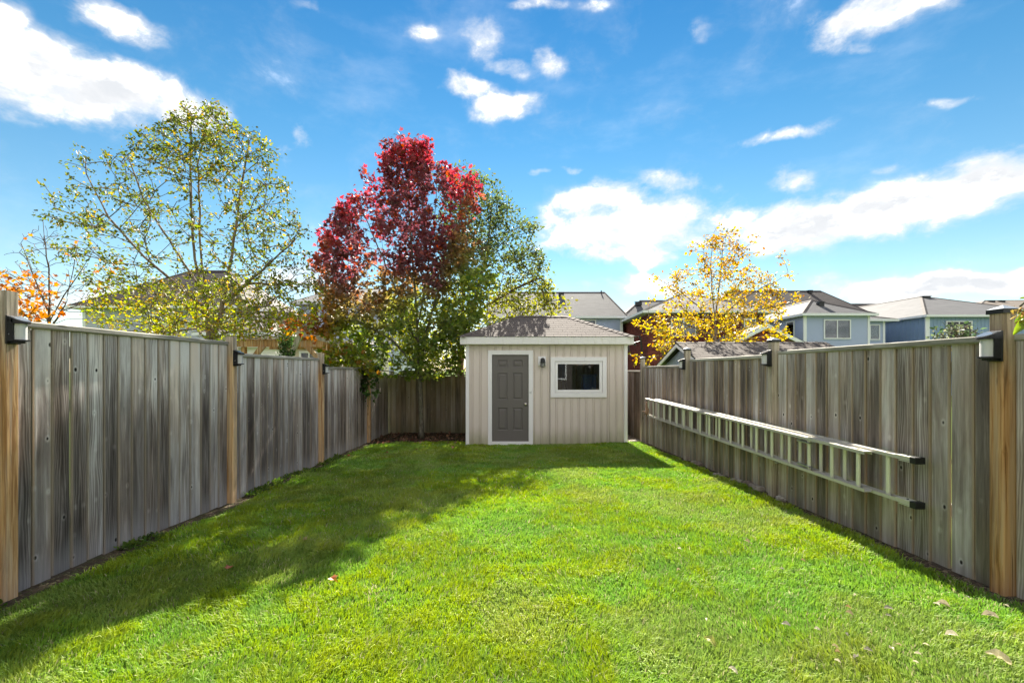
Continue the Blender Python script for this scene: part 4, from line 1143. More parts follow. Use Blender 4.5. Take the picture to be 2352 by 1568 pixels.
# neighbour's gabled garden shed behind the right fence
gx0, gx1, gyr, gy0, gy1 = 3.92, 7.45, 10.8, 9.35, 12.25
gr, ge_ = H + .64, H + .13
ns = thing('garden_shed', ((gx0 + gx1) / 2, gyr, 0), 'neighbour\'s pale garden shed with brown shingle gable roof behind right fence', 'shed')
MB().prism([(gy0 + .15, -.1), (gy1 - .15, -.1), (gy1 - .15, ge_ + .02), (gyr, gr - .07), (gy0 + .15, ge_ + .02)], gx0 + .17, gx1 - .15, 'x').build('wall', M['vinyl_pale'], ns)
n = 12
for i in range(n):
    a = gy0 + .16 + (gy1 - gy0 - .32) * i / n; b = gy0 + .16 + (gy1 - gy0 - .32) * (i + 1) / n
    zt1 = lambda y: gr - .09 - abs(y - gyr) * (gr - ge_) / 1.45
    MB().add([(gx0 + .17, a + .004, -.1), (gx0 + .17, b - .004, -.1), (gx0 + .17, b - .004, zt1(b)), (gx0 + .17, a + .004, zt1(a)), (gx0 + .15, a + .008, -.1), (gx0 + .15, b - .008, -.1), (gx0 + .15, b - .008, zt1(b)), (gx0 + .15, a + .008, zt1(a))],
             [(4, 7, 6, 5), (0, 4, 5, 1), (1, 5, 6, 2), (2, 6, 7, 3), (3, 7, 4, 0)]).build('siding_board', M['vinyl_pale'], ns)
for s, ye in ((-1, gy0), (1, gy1)):
    q = [(gx0, gyr, gr), (gx0, ye, ge_), (gx0, ye, ge_ - .09), (gx0, gyr, gr - .09)]
    MB().quadbox(*(q if s < 0 else q[::-1]), .03).build('rake_board', M['white'], ns)
    q = [(gx0 - .03, gyr, gr + .014), (gx0 - .03, ye - .02 * -s, ge_ + .014), (gx1, ye - .02 * -s, ge_ + .014), (gx1, gyr, gr + .014)]
    MB().quadbox(*(q if s < 0 else q[::-1]), .03).build('roof_deck', M['rubber'], ns)
shingles(ns, (gx0 - .035, gy0 - .02, ge_ + .016), (gx1, gy0 - .02, ge_ + .016), (gx1, gyr, gr + .016), (gx0 - .035, gyr, gr + .016), 10, .31, M['shingle2'])
hip_caps(ns, (gx0 - .035, gyr, gr + .016), (gx1, gyr, gr + .016), 14, M['shingle2'], .10)

# the brick house the yard belongs to, behind the viewer, mirrored in the shed window
hh = thing('house', (0, -9, 0), 'brown brick house at the head of the yard, mirrored in shed window', 'house')
MB().box(-4.2, 3.8, -14, -6.5, -.1, 5.6).build('wall', simple('grey_brown_brick', (.085, .075, .07), .85), hh)
hip_roof(hh, -4.6, 4.2, -14.4, -6.1, 5.6, (-.2, -11, 7.6), (-.2, -9.5, 7.6), M['roof_dark'])
def rear_window(u0, u1, z0, z1, n):
    w_ = MB().box(u0, u1, -6.5, -6.44, z0, z0 + .08).box(u0, u1, -6.5, -6.44, z1 - .08, z1).box(u0, u0 + .08, -6.5, -6.44, z0 + .08, z1 - .08).box(u1 - .08, u1, -6.5, -6.44, z0 + .08, z1 - .08)
    for k in range(1, n): w_.box(u0 + (u1 - u0) * k / n - .03, u0 + (u1 - u0) * k / n + .03, -6.5, -6.45, z0 + .08, z1 - .08)
    w_ = w_.build('window', M['gutter'], hh); MB().box(u0 + .08, u1 - .08, -6.5, -6.48, z0 + .08, z1 - .08).build('pane', M['wdark'], w_)
for a in ((-3.2, -1.6, 3.4, 4.8, 2), (.8, 2.6, 3.4, 4.8, 2), (-1.2, 1.0, .2, 2.3, 2), (1.9, 3.2, 1.0, 2.2, 2)): rear_window(*a)

# left side: house with plum roof and lit tan side slope
Ya = 27.0; xa, xb = U(192, Ya), U(556, Ya); zw = Z(703, Ya - .5)
h = house('light grey house with dark plum roof behind the left birch', xa, xb, Ya, Ya + 9, zw, (U(440, 31.5), 31.5, Z(622, 31.5)), (U(526, 31.5), 31.5, Z(622, 31.5)), M['roof_plum'], .5, core=M['vinyl_grey'])
lap_wall(h, '-y', xa, xb, Ya, 1.2, zw - .1, M['vinyl_grey']); lap_wall(h, '+x', Ya, Ya + 9, xb, 1.2, zw - .1, M['vinyl_tan'])
corner(h, xa - .02, Ya, .3, zw - .1, .16)
far_window(h, '-y', Ya - .014, U(340, Ya), U(372, Ya), Z(775, Ya), Z(722, Ya), 1, True)
far_window(h, '-y', Ya - .014, U(480, Ya), U(520, Ya), Z(775, Ya), Z(722, Ya), 2, True)
gf = (U(470, 22), U(672, 25), 22.0, 28.0)
g = thing('garage', ((gf[0] + gf[1]) / 2, 25, 0), 'low tan garage with brown roof between plum roofed house and pergola', 'garage')
MB().box(gf[0], gf[1], gf[2], gf[3], -.2, Z(762, 22)).build('wall', M['vinyl_tan'], g)
hip_roof(g, gf[0] - .3, gf[1] + .3, gf[2] - .3, gf[3], Z(764, 21.7), (gf[0] + 2.2, 25.0, Z(716, 25)), (gf[1] - 2.2, 25.0, Z(716, 25)), M['roof_tan'])
# house behind the red maple
Yb = 33.0; xa, xb = U(690, Yb), U(905, Yb); zw = Z(697, Yb)
h = house('grey roofed house with pale walls behind the red maple crown', xa, xb, Yb, Yb + 8, zw, (U(770, 37), 37.0, Z(664, 37)), (U(880, 37), 37.0, Z(664, 37)), M['roof_grey'], .5)
batten_wall(h, '-y', xa, xb, Yb, 1.0, zw - .1, M['vinyl_pale'], .34); lap_wall(h, '+x', Yb, Yb + 8, xb, 1., zw - .1, M['vinyl_grey'])
for a, b in ((712, 735), (750, 774), (806, 850)): far_window(h, '-y', Yb - .03, U(a, Yb), U(b, Yb), Z(748, Yb), Z(712, Yb), 2, True)
# single storey garden room with a white gutter
Yr = 21.0; xa, xb = U(548, Yr), U(840, Yr); zw = Z(793, Yr)
gr_ = thing('garden_room', ((xa + xb) / 2, Yr + 2, 0), 'low tan building with white gutter and door window behind the pergola', 'outbuilding')
MB().box(xa, xb, Yr, Yr + 4, -.2, zw).build('wall', M['vinyl_tan'], gr_)
MB().quadbox((xa - .1, Yr - .25, zw), (xb + .2, Yr - .25, zw), (xb + .2, Yr + 4, zw + .45), (xa - .1, Yr + 4, zw + .45), .06).build('roof', M['roof_dark'], gr_)
MB().box(xa - .1, xb + .2, Yr - .34, Yr - .252, zw - .11, zw + .01).build('gutter', M['gutter'], gr_)
far_window(gr_, '-y', Yr, U(688, Yr), U(733, Yr), Z(850, Yr), Z(806, Yr), 2, False, .09)
gd = MB(); ga, gb = U(566, Yr), U(663, Yr)
for k in range(9):
    z = Z(870, Yr) + k * .17
    MB().box(ga, gb, Yr - .035, Yr, z + .004, z + .166).build('garage_door_panel', M['white'], gr_)
# pergola
Yq = 16.5
pg = thing('pergola', (U(640, Yq), Yq, 0), 'brown timber pergola with slatted roof beyond the left fence', 'pergola')
xl, xr_ = U(543, Yq), U(744, Yq); zbm = Z(789, Yq)
MB().box(xl, xr_, Yq, Yq + .05, zbm - .12, zbm + .12).build('beam', M['timber'], pg); MB().box(xl - .2, xr_ + .3, Yq + 2.6, Yq + 2.65, zbm - .08, zbm + .16).build('beam', M['timber'], pg)
for x in (U(552, Yq), U(738, Yq)):
    MB().box(x, x + .14, Yq + .052, Yq + .19, -.2, zbm + .1).build('post', M['timber'], pg)
MB().quadbox((U(566, Yq), Yq - .01, zbm - .75), (U(580, Yq), Yq - .01, zbm - .75), (U(612, Yq), Yq - .01, zbm - .122), (U(596, Yq), Yq - .01, zbm - .122), -.08).build('brace', M['timber'], pg)
MB().quadbox((U(730, Yq), Yq - .01, zbm - .6), (U(742, Yq), Yq - .01, zbm - .62), (U(715, Yq), Yq - .01, zbm - .122), (U(700, Yq), Yq - .01, zbm - .122), -.08).build('brace', M['timber'], pg)
for k in range(24):
    x = xl + (xr_ - xl) * (k + .5) / 24
    MB().box(x - .035, x + .035, Yq - .1, Yq + 2.9, zbm + .162, zbm + .25).build('slat', M['timber_grey'] if k % 3 else M['timber'], pg)
for k in range(4):
    y = Yq + .3 + k * .7; MB().box(xl - .1, xr_ + .1, y, y + .04, zbm + .121, zbm + .161).build('rafter', M['timber'], pg)
Yk = 14.0
fr = thing('timber_frame', (U(680, Yk), Yk, 0), 'grey leaning timber swing frame in front of the pergola', 'timber frame')
P1, P2 = px(656, 840, Yk), px(688, 768, Yk)
def beam(p, q, w, d, name, par, mat):
    p, q = Vector(p), Vector(q); t = (q - p).normalized(); s = Vector((t.z, 0, -t.x)) * w / 2; y = Vector((0, d, 0))
    MB().add([p - s, p + s, q + s, q - s, p - s + y, p + s + y, q + s + y, q - s + y], [(0, 1, 2, 3), (7, 6, 5, 4), (1, 0, 4, 5), (2, 1, 5, 6), (3, 2, 6, 7), (0, 3, 7, 4)]).build(name, mat, par)
beam(px(628, 905, Yk), P2, .14, .09, 'leg', fr, M['timber_grey']); beam(px(676, 760, Yk - .1), px(774, 784, Yk - .1), .20, .07, 'top_beam', fr, M['timber_grey'])
beam(px(772, 784, Yk + .1), px(790, 905, Yk + .1), .12, .09, 'leg', fr, M['timber_grey'])
# string light pole
Yw = 13.6
sp = thing('string_light_pole', px(1486, 880, Yw), 'thin black pole with string light wires left of the neighbour shed', 'pole')
MB().tube([px(1492, 905, Yw), px(1469, 770, Yw)], .022, 8).tube([px(1486, 900, Yw), px(1473, 776, Yw)], .012, 6).build('pole', M['blackmetal'], sp)
for (a, b, c_) in (((1470, 783), (1440, 792), (1400, 790)), ((1469, 773), (1435, 768), (1400, 758))):
    MB().tube([px(*a, Yw), px(*b, Yw), px(*c_, Yw)], .008, 5).build('wire', M['blackmetal'], sp)
for q in ((1443, 791, 8, 16), (1458, 789, 4, 5)):
    MB().tube([px(q[0] - 1, q[1] - 2, Yw), px(q[0] + 2, q[1] + q[3], Yw)], .03, 8).build('bulb_socket', M['blackmetal'], sp)

# ------------------------------------------------------------------ trees
def leaf_shape(kind):
    if kind == 'maple':
        p = [(0, 0), (.20, .06), (.46, .10), (.34, .30), (.52, .52), (.24, .52), (.13, .62), (0, 1.0), (-.13, .62), (-.24, .52), (-.52, .52), (-.34, .30), (-.46, .10), (-.20, .06)]
        f = [(0, 1, 2, 3), (0, 3, 4, 5), (0, 5, 6, 7), (0, 7, 8, 9), (0, 9, 10, 11), (0, 11, 12, 13)]
        z = [.0, .02, .06, .04, .07, .03, .0, -.10, .0, .03, .07, .04, .06, .02]
        return np.array([(x, y, c) for (x, y), c in zip(p, z)]), f
    p = np.array([(0, 0, 0), (.30, .30, .06), (.20, .70, .05), (0, 1, -.06), (-.20, .70, .05), (-.30, .30, .06)])
    return p, [(0, 1, 2, 3), (0, 3, 4, 5)]


def scatter_leaves(name, pts, outd, kind, size, colfn, parent, mat, droop=.5, kindtag='stuff', szvar=.3):
    """leaf faces at pts; outd = outward direction per leaf"""
    base, faces = leaf_shape(kind); N = len(pts); k = len(base)
    sz = size * (1 + szvar * rng.normal(0, 1, N).clip(-1.6, 1.6))[:, None]
    ax = outd + rng.normal(0, .55, (N, 3)); ax[:, 2] -= droop; ax /= np.linalg.norm(ax, axis=1)[:, None]
    up = rng.normal(0, .75, (N, 3)); up[:, 2] += .8; up -= ax * (up * ax).sum(1)[:, None]; up /= np.linalg.norm(up, axis=1)[:, None]
    sd_ = np.cross(ax, up)
    v = pts[:, None] + sz[:, None] * (base[None, :, :1] * sd_[:, None] + base[None, :, 1:2] * ax[:, None] + base[None, :, 2:] * up[:, None])
    b = (np.arange(N) * k)[:, None]
    fl = np.concatenate([np.array(f) for f in faces]); lo = (b + fl[None]).ravel(); szs = np.tile([len(f) for f in faces], N)
    c = colfn(pts); c = np.repeat(c[:, None], k, 1).reshape(-1, 3)
    return fast_mesh(name, v.reshape(-1, 3), lo, szs, mat, c, parent, kindtag)


def rows_sample(rows, n, Y, depth, dens=None, bias=0):
    ys = np.array([r[0] for r in rows], float); xl = np.array([r[1] for r in rows], float); xr = np.array([r[2] for r in rows], float)
    out = []
    while len(out) < n:
        y = rng.uniform(ys[0], ys[-1]); a, b = np.interp(y, ys, xl), np.interp(y, ys, xr)
        rg = min(45, (b - a) * .20)
        a += rg * (float(vnoise(np.array(y * .045 + Y), np.array(Y * 3.1), 5)) - .4); b -= rg * (float(vnoise(np.array(y * .045 + 9 + Y), np.array(Y * 7.7), 6)) - .4)
        x = rng.uniform(xl.min(), xr.max())
        if not a < x < b: continue
        if dens is not None and rng.random() * 1.6 > dens(x, y): continue
        hw = (b - a) / 2; q = math.sqrt(max(0, 1 - ((x - (a + b) / 2) / hw) ** 2))
        d = rng.uniform(-1, 1) * depth * q * min(1, hw / ((xr - xl).max() / 2) + .15)
        out.append(tuple(px(x, y, Y + d)))
    return np.array(out)


def grow_tree(root, stems, targets, bark, r_base, r_tip=.004, per=8, spread=.10, upb=.25, seg=.22, inner=.45):
    """stems: polylines (world) of trunk/main limbs; each target is joined to the cheapest node. Returns leaf points, outward dirs"""
    P, par, first = [], [], {}
    for st in stems:
        pr = -1
        q0 = Vector(st[0])
        if P:
            dd = np.linalg.norm(np.array(P) - np.array(q0), axis=1); pr = int(dd.argmin())
        for a, b in zip(st[:-1], st[1:]):
            a, b = Vector(a), Vector(b); n = max(1, int((b - a).length / .2))
            for i in range(n + 1):
                if i == 0 and (pr >= 0): continue
                P.append(tuple(a.lerp(b, i / n) + Vector((rng.normal(0, .006), rng.normal(0, .006), 0)))); par.append(pr); pr = len(P) - 1
    nst = len(P); cap_ = nst + len(targets) * 14
    A = np.zeros((cap_, 3)); A[:nst] = P; n = nst
    zmin = min(t[2] for t in targets) - .5
    d0 = np.array([np.linalg.norm(A[:nst] - t, axis=1).min() for t in targets])
    tips = []; chains = []
    plen = np.zeros(cap_)
    for ti in np.argsort(d0):
        t = targets[ti]; D = t - A[:n]; d = np.linalg.norm(D, axis=1) + 1e-6
        cs = D[:, 2] / d
        cost = d * (1 + 1.6 * np.maximum(0, upb - cs)) + .12 * plen[:n] + np.where(A[:n, 2] < zmin, 3, 0)
        j = int(cost.argmin()); p0 = A[j]; pd = A[j] - A[par[j]] if par[j] >= 0 else np.array([0, 0, .2]); pd = pd / (np.linalg.norm(pd) + 1e-6)
        L = d[j]; k = max(2, min(12, int(math.ceil(L / seg))))
        ctrl = p0 + (t - p0) * .45 + (pd * .18 + np.array([0, 0, .10])) * L
        ch = [j]; pr = j
        for i in range(1, k + 1):
            s = i / k; q = p0 * (1 - s) ** 2 + ctrl * 2 * s * (1 - s) + t * s * s
            if i < k: q = q + rng.normal(0, .018, 3)
            A[n] = q; par.append(pr); plen[n] = plen[pr] + np.linalg.norm(q - A[pr]); pr = n; ch.append(n); n += 1
        chains.append(ch); tips.append(n - 1)
    w = np.zeros(n); w[tips] = 1
    for i in range(n - 1, -1, -1):
        if par[i] >= 0: w[par[i]] += w[i]
    W_ = w.max(); rad = r_tip + (r_base - r_tip) * np.power(np.maximum(w, .3) / W_, .55)
    # trunk mesh
    mb = MB(); i0 = 0
    starts = [i for i in range(nst) if par[i] == -1 or par[i] != i - 1] + [nst]
    for a, b in zip(starts[:-1], starts[1:]):
        idx = ([par[a]] if par[a] >= 0 else []) + list(range(a, b))
        if len(idx) > 1:
            rr = [float(rad[i]) for i in idx]
            if par[a] >= 0: rr[0] = rr[1]
            if par[a] < 0: rr[0] *= 1.35; rr[1] *= 1.12
            mb.tube([A[i] for i in idx], rr, 9)
    mb.build('trunk', bark, root, smooth=True)
    mb = MB()
    for ch in chains:
        rr = [float(min(rad[ch[0]], rad[ch[1]] * 1.15))] + [float(rad[i]) for i in ch[1:]]
        mb.tube([A[i] for i in ch], rr, 5 if rr[0] > .012 else 3, False)
    mb.build('branches', bark, root, kind='stuff')
    lp, ld = [], []
    for ch in chains:
        c = A[ch]; m = len(ch)
        for _ in range(per if isinstance(per, int) else rng.poisson(per)):
            s = (1 - inner * rng.random() ** 1.5) * (m - 1); i = min(int(s), m - 2); f = s - i
            q = c[i] * (1 - f) + c[i + 1] * f + rng.normal(0, spread, 3); lp.append(q)
            o = c[-1] - c[max(0, m - 3)]; ld.append(o / (np.linalg.norm(o) + 1e-6))
    return np.array(lp), np.array(ld)


def pxy(p):                                            # picture bearing of a point, used to colour crowns by where they sit
    return CX + p[:, 0] * F / p[:, 1], HY - (p[:, 2] - H) * F / p[:, 1]


def blend(a, b, t): t = np.clip(t, 0, 1)[:, None]; return np.array(a) * (1 - t) + np.array(b) * t


def jit(c, s=.22): return np.clip(c * (1 + rng.normal(0, s, (len(c), 1))) * (1 + rng.normal(0, .06, c.shape)), .003, .9)


def loose_leaves(root, pts, dirs, kind, size, colfn, count=240, droop=.4):
    """the leaves one can pick out singly: objects of their own, sharing a few meshes"""
    base, faces = leaf_shape(kind)
    cols = colfn(pts); order = np.argsort(pts[:, 1])[:count * 3]; order = rng.permutation(order)[:count]
    pal = []
    cc = cols[order]; ks = 10
    cent = cc[rng.choice(len(cc), ks, replace=False)]
    meshes = []
    for c in cent:
        me = bpy.data.meshes.new('leaf'); me.from_pydata([tuple(q * size) for q in base], [], faces)
        a = me.color_attributes.new('tone', 'FLOAT_COLOR', 'POINT'); a.data.foreach_set('color', list(tuple(c) + (1,)) * len(base)); me.materials.append(M['leaf']); meshes.append(me)
    b0 = wpos(root)
    for i in order:
        me = meshes[int(((cent - cols[i]) ** 2).sum(1).argmin())]
        o = bpy.data.objects.new('leaf', me); COL.objects.link(o); o.parent = root; o.location = Vector(pts[i]) - b0
        d = Vector(dirs[i]) + Vector(rng.normal(0, .4, 3)); d.z -= droop
        o.rotation_euler = d.to_track_quat('Y', 'Z').to_euler(); o.scale = [float(rng.uniform(.75, 1.2))] * 3
    keep = np.ones(len(pts), bool); keep[order] = False
    return keep


def tree(name, label, loc, stems, rows, n, Y, depth, bark, rb, kind, size, colfn, per, dens=None, spread=.1, upb=.25, extra=None, droop=.5, inner=.45, loose=0, r_tip=.004):
    root = thing(name, loc, label, 'tree', 'trees beyond the fences')
    T = rows_sample(rows, n, Y, depth, dens)
    if extra is not None: T = np.concatenate([T, extra])
    lp, ld = grow_tree(root, stems, T, bark, rb, r_tip, per, spread, upb, inner=inner)
    if loose:
        keep = loose_leaves(root, lp, ld, kind, size, colfn, loose, droop); lp, ld = lp[keep], ld[keep]
    scatter_leaves('foliage', lp, ld, kind, size, colfn, root, M['leaf'], droop)
    return root


# left birch, three stems
YA = 8.0
def colA(p):
    x, y = pxy(p); lo = sst(600, 760, y)
    c = blend((.080, .100, .018), (.31, .33, .025), lo * .8 + rng.normal(0, .22, len(p)))
    yel = rng.random(len(p)) < (.10 + .16 * lo); c = np.where(yel[:, None], np.array([.30, .20, .015]), c)
    return jit(c)
def densA(x, y):
    d = .62 + .55 * sst(430, 290, y) if y < 430 else .72
    if y > 640: d = 1.25
    if x < 330: d *= .62
    if 360 < x < 520 and 420 < y < 640: d *= .45
    return d
rowsA = [(240, 425, 505), (275, 370, 525), (310, 300, 610), (345, 265, 630), (400, 190, 655), (455, 120, 680), (520, 115, 700), (590, 130, 715), (640, 185, 735), (700, 190, 735), (745, 210, 715), (775, 260, 690)]
gA = gz(-5.2, YA)
bA = Vector((U(490, YA), YA, gA))
stA = [[bA, px(482, 760, YA), px(476, 706, YA), px(447, 596, YA), px(440, 480, YA - .1), px(437, 376, YA - .1), px(440, 262, YA)],
       [px(482, 745, YA), px(470, 650, YA + .1), px(461, 578, YA + .15), px(458, 470, YA + .3), px(455, 376, YA + .4), px(480, 265, YA + .4)],
       [px(486, 775, YA), px(507, 724, YA), px(527, 614, YA + .05), px(549, 468, YA + .1), px(560, 400, YA + .1), px(573, 325, YA + .1)],
       [px(478, 715, YA), px(420, 665, YA - .3), px(330, 590, YA - .5), px(250, 500, YA - .6), px(200, 400, YA - .6)],
       [px(470, 680, YA), px(400, 570, YA + .4), px(330, 460, YA + .6), px(290, 350, YA + .6)],
       [px(512, 700, YA), px(580, 640, YA - .3), px(670, 560, YA - .4), px(690, 520, YA - .4)]]
exA = np.array([px(x, y, YA + rng.uniform(-.6, .2)) for x, y in ((182, 345), (178, 360), (190, 380), (150, 395), (150, 372), (96, 490), (105, 493), (120, 500), (135, 507), (110, 455), (130, 445), (120, 450), (140, 460), (100, 420), (60, 580), (80, 590), (170, 430), (200, 360))])
tree('birch_tree', 'tall thin green and yellow birch with pale stems behind the left fence', tuple(bA), stA, rowsA, 1250, YA, 1.6, M['bark_birch'], .068, 'birch', .050, colA, 16, densA, .05, .2, exA, .35, .6, loose=280)

# red maple in the back corner
YM = 11.4
def colM(p):
    x, y = pxy(p); N_ = len(p)
    nz = fbm(x * .02 + 3, y * .02, 7, 3) - .5
    red = blend((.130, .044, .058), (.33, .044, .062), sst(-.12, .16, nz) + rng.normal(0, .18, N_) + .45 * sst(980, 1060, x) * sst(620, 420, y))
    red = np.where((rng.random(N_) < .10)[:, None], np.array([.27, .05, .025]), red)
    green = blend((.10, .165, .04), (.28, .32, .04), rng.random(N_) * .8 + .5 * sst(820, 740, x))
    brown = blend((.20, .095, .055), (.24, .17, .055), rng.random(N_))
    t = sst(540, 760, y + 260 * nz + 1.1 * np.clip(x - 985, 0, 200) - .25 * np.clip(860 - x, 0, 250))
    c = red * (1 - t)[:, None] + green * t[:, None]
    mid = (np.exp(-((t - .5) / .28) ** 2) * .75)[:, None]; c = c * (1 - mid) + brown * mid
    orl = (sst(800, 720, x) * sst(660, 720, y) * (rng.random(N_) < .85))[:, None]
    c = c * (1 - orl) + blend((.24, .05, .018), (.30, .15, .022), rng.random(N_)) * orl
    return jit(c, .2)
rowsM = [(322, 895, 985), (345, 870, 990), (375, 862, 1000), (392, 868, 1060), (420, 862, 1085), (445, 800, 1098), (480, 785, 1100), (520, 750, 1098), (575, 728, 1120), (630, 722, 1140), (670, 730, 1130), (700, 740, 1110), (740, 760, 1095), (780, 800, 1080), (820, 800, 1066), (862, 842, 1060)]
gM = gz(-2.28, YM); bM = Vector((-2.28, YM, gM))
stM = [[bM, px(967, 930, YM), px(962, 860, YM), px(960, 800, YM), px(955, 700, YM), px(945, 560, YM), px(935, 430, YM), px(930, 345, YM)],
       [px(961, 830, YM), px(985, 740, YM - .2), px(1020, 620, YM - .3), px(1050, 500, YM - .3), px(1075, 430, YM - .2)],
       [px(958, 790, YM), px(920, 690, YM - .3), px(870, 570, YM - .5), px(830, 480, YM - .4)],
       [px(958, 760, YM), px(985, 600, YM + .4), px(1000, 480, YM + .5), px(1005, 390, YM + .5)],
       [px(962, 850, YM), px(900, 780, YM - .4), px(820, 735, YM - .6), px(730, 740, YM - .6)]]
exM = np.array([px(rng.uniform(655, 790), rng.uniform(722, 768), YM - rng.uniform(.2, 1.0)) for _ in range(48)] + [px(rng.uniform(1000, 1085), rng.uniform(725, 775), YM - rng.uniform(.3, .9)) for _ in range(26)] + [px(x_ + rng.uniform(-9, 9), rng.uniform(y_, y_ + 70), YM + rng.uniform(-.3, .3)) for x_, y_ in ((892, 330), (925, 318), (948, 322), (970, 326), (1017, 372), (1050, 392), (1080, 398), (815, 440), (850, 400), (785, 470), (745, 520), (1085, 410)) for _ in range(7)] + [px(rng.uniform(955, 975), rng.uniform(335, 400), YM) for _ in range(8)])
def densM(x, y):
    q = float(fbm(np.array(x * .022 + 1.7), np.array(y * .0085), 91, 2))
    d = .35 + 1.2 * float(sst(.36, .52, q))
    if y < 470 and (992 < x < 1018): d *= .2
    return d if y < 640 else max(.6, d)
tree('maple_tree', 'maple with crimson top and green lower leaves in the back left corner', tuple(bM), stM, rowsM, 1250, YM, 1.5, M['bark_maple'], .062, 'maple', .105, colM, 12, densM, .085, .3, exM, .75, loose=290, r_tip=.003)

# river birch behind the maple
YC = 13.6
def colC(p):
    x, y = pxy(p); lo = sst(560, 720, y)
    c = blend((.075, .105, .038), (.26, .25, .025), lo * .75 + rng.normal(0, .18, len(p)))
    return jit(c)
rowsC = [(385, 1005, 1075), (410, 1000, 1130), (440, 1000, 1160), (480, 1010, 1195), (540, 1000, 1240), (600, 990, 1255), (650, 960, 1258), (700, 900, 1262), (725, 880, 1280), (745, 900, 1240), (780, 900, 1160), (830, 940, 1060), (850, 980, 1050)]
bC = Vector((U(1060, YC), YC, 0.0)); 
stC = [[bC, px(1058, 850, YC), px(1060, 780, YC), px(1065, 680, YC), px(1062, 540, YC), px(1055, 420, YC)],
       [px(1059, 800, YC), px(1090, 690, YC + .2), px(1120, 580, YC + .3), px(1130, 460, YC + .3)],
       [px(1060, 760, YC), px(1120, 700, YC - .4), px(1190, 660, YC - .5), px(1235, 640, YC - .5)],
       [px(1058, 790, YC), px(1020, 700, YC + .3), px(1000, 600, YC + .4)]]
exC = np.array([px(x, y, YC - .6) for x, y in ((1260, 690), (1275, 700), (1290, 706), (1302, 702), (1285, 688), (1270, 712), (1300, 708), (1250, 700))])
tree('river_birch', 'dense green birch with dark flaky trunk between maple and beige shed', tuple(bC), stC, rowsC, 1200, YC, 1.8, M['bark_dark'], .11, 'birch', .088, colC, 15, None, .11, .2, exC, .4)

# yellow birch beyond the neighbour's shed
YD = 13.2
def colD(p):
    x, y = pxy(p)
    c = blend((.44, .235, .010), (.45, .31, .015), sst(560, 740, y) + rng.normal(0, .25, len(p)))
    c = np.where((rng.random(len(p)) < .16)[:, None], np.array([.12, .12, .015]), c)
    c = np.where((rng.random(len(p)) < .06)[:, None], np.array([.20, .08, .012]), c)
    return jit(c, .15)
rowsD = [(516, 1645, 1676), (560, 1612, 1706), (600, 1600, 1722), (635, 1550, 1770), (660, 1525, 1790), (690, 1520, 1802), (720, 1495, 1812), (745, 1480, 1800), (775, 1490, 1790), (800, 1510, 1760)]
bD = Vector((U(1642, YD), YD, 0.0))
stD = [[bD, px(1643, 780, YD), px(1641, 720, YD), px(1634, 660, YD), px(1633, 590, YD), px(1640, 535, YD)],
       [px(1642, 730, YD), px(1650, 680, YD + .1), px(1657, 610, YD + .1), px(1662, 545, YD + .1)],
       [px(1642, 745, YD), px(1600, 700, YD - .3), px(1545, 655, YD - .5)], [px(1641, 740, YD), px(1700, 690, YD - .3), px(1770, 650, YD - .4)],
       [px(1643, 770, YD), px(1560, 740, YD - .4), px(1490, 725, YD - .5)], [px(1643, 760, YD), px(1730, 715, YD - .4), px(1815, 695, YD - .5)]]
exD = np.array([px(x, y, YD - .4) for x, y in ((1462, 743), (1470, 745), (1480, 748), (1500, 690), (1510, 640), (1500, 645), (1560, 640), (1590, 560), (1585, 575), (1735, 540), (1730, 560), (1745, 580), (1790, 590), (1800, 600), (1810, 625), (1820, 632), (1828, 690), (1835, 685), (1826, 680), (1500, 760), (1520, 800), (1530, 810), (1500, 820), (1490, 835), (1478, 838), (1465, 825), (1455, 818))])
tree('yellow_birch', 'bright yellow autumn birch rising over the neighbour shed roof', tuple(bD), stD, rowsD, 430, YD, 1.2, M['bark_birch'], .045, 'birch', .078, colD, 15, None, .07, .15, exD, .35, loose=260)

# nearly bare orange maple at far left
YE = 9.5
def colE(p): return jit(blend((.34, .085, .012), (.36, .17, .02), rng.random(len(p))), .2)
rowsE = [(505, 70, 110), (560, 20, 170), (620, -20, 215), (680, -60, 250), (735, -60, 250)]
bE = Vector((U(112, YE), YE, 0.0))
stE = [[bE, px(113, 740, YE), px(113, 640, YE), px(103, 540, YE), px(98, 500, YE)], [px(113, 735, YE), px(160, 660, YE - .2), px(200, 600, YE - .2), px(225, 560, YE - .2)],
       [px(113, 725, YE), px(80, 640, YE + .2), px(50, 560, YE + .3)], [px(112, 760, YE), px(150, 700, YE - .3), px(172, 600, YE - .3), px(180, 560, YE - .3)]]
rE = thing('bare_maple', tuple(bE), 'nearly bare maple with orange leaves low down at the far left', 'tree', 'trees beyond the fences')
TE = rows_sample(rowsE, 230, YE, 1.0)
lp, ld = grow_tree(rE, stE, TE, M['bark_dark'], .034, .003, 9, .10, .35)
xx, yy = pxy(lp); kp = rng.random(len(lp)) < (.02 + .9 * sst(600, 690, yy) * sst(175, 70, xx) + .03 * (yy > 640))
ex = np.array([px(rng.uniform(215, 290), rng.uniform(600, 660), YE - .3) for _ in range(26)])
scatter_leaves('foliage', np.concatenate([lp[kp], ex]), np.concatenate([ld[kp], np.tile([0, 0, .3], (26, 1))]), 'maple', .085, colE, rE, M['leaf'], .2)

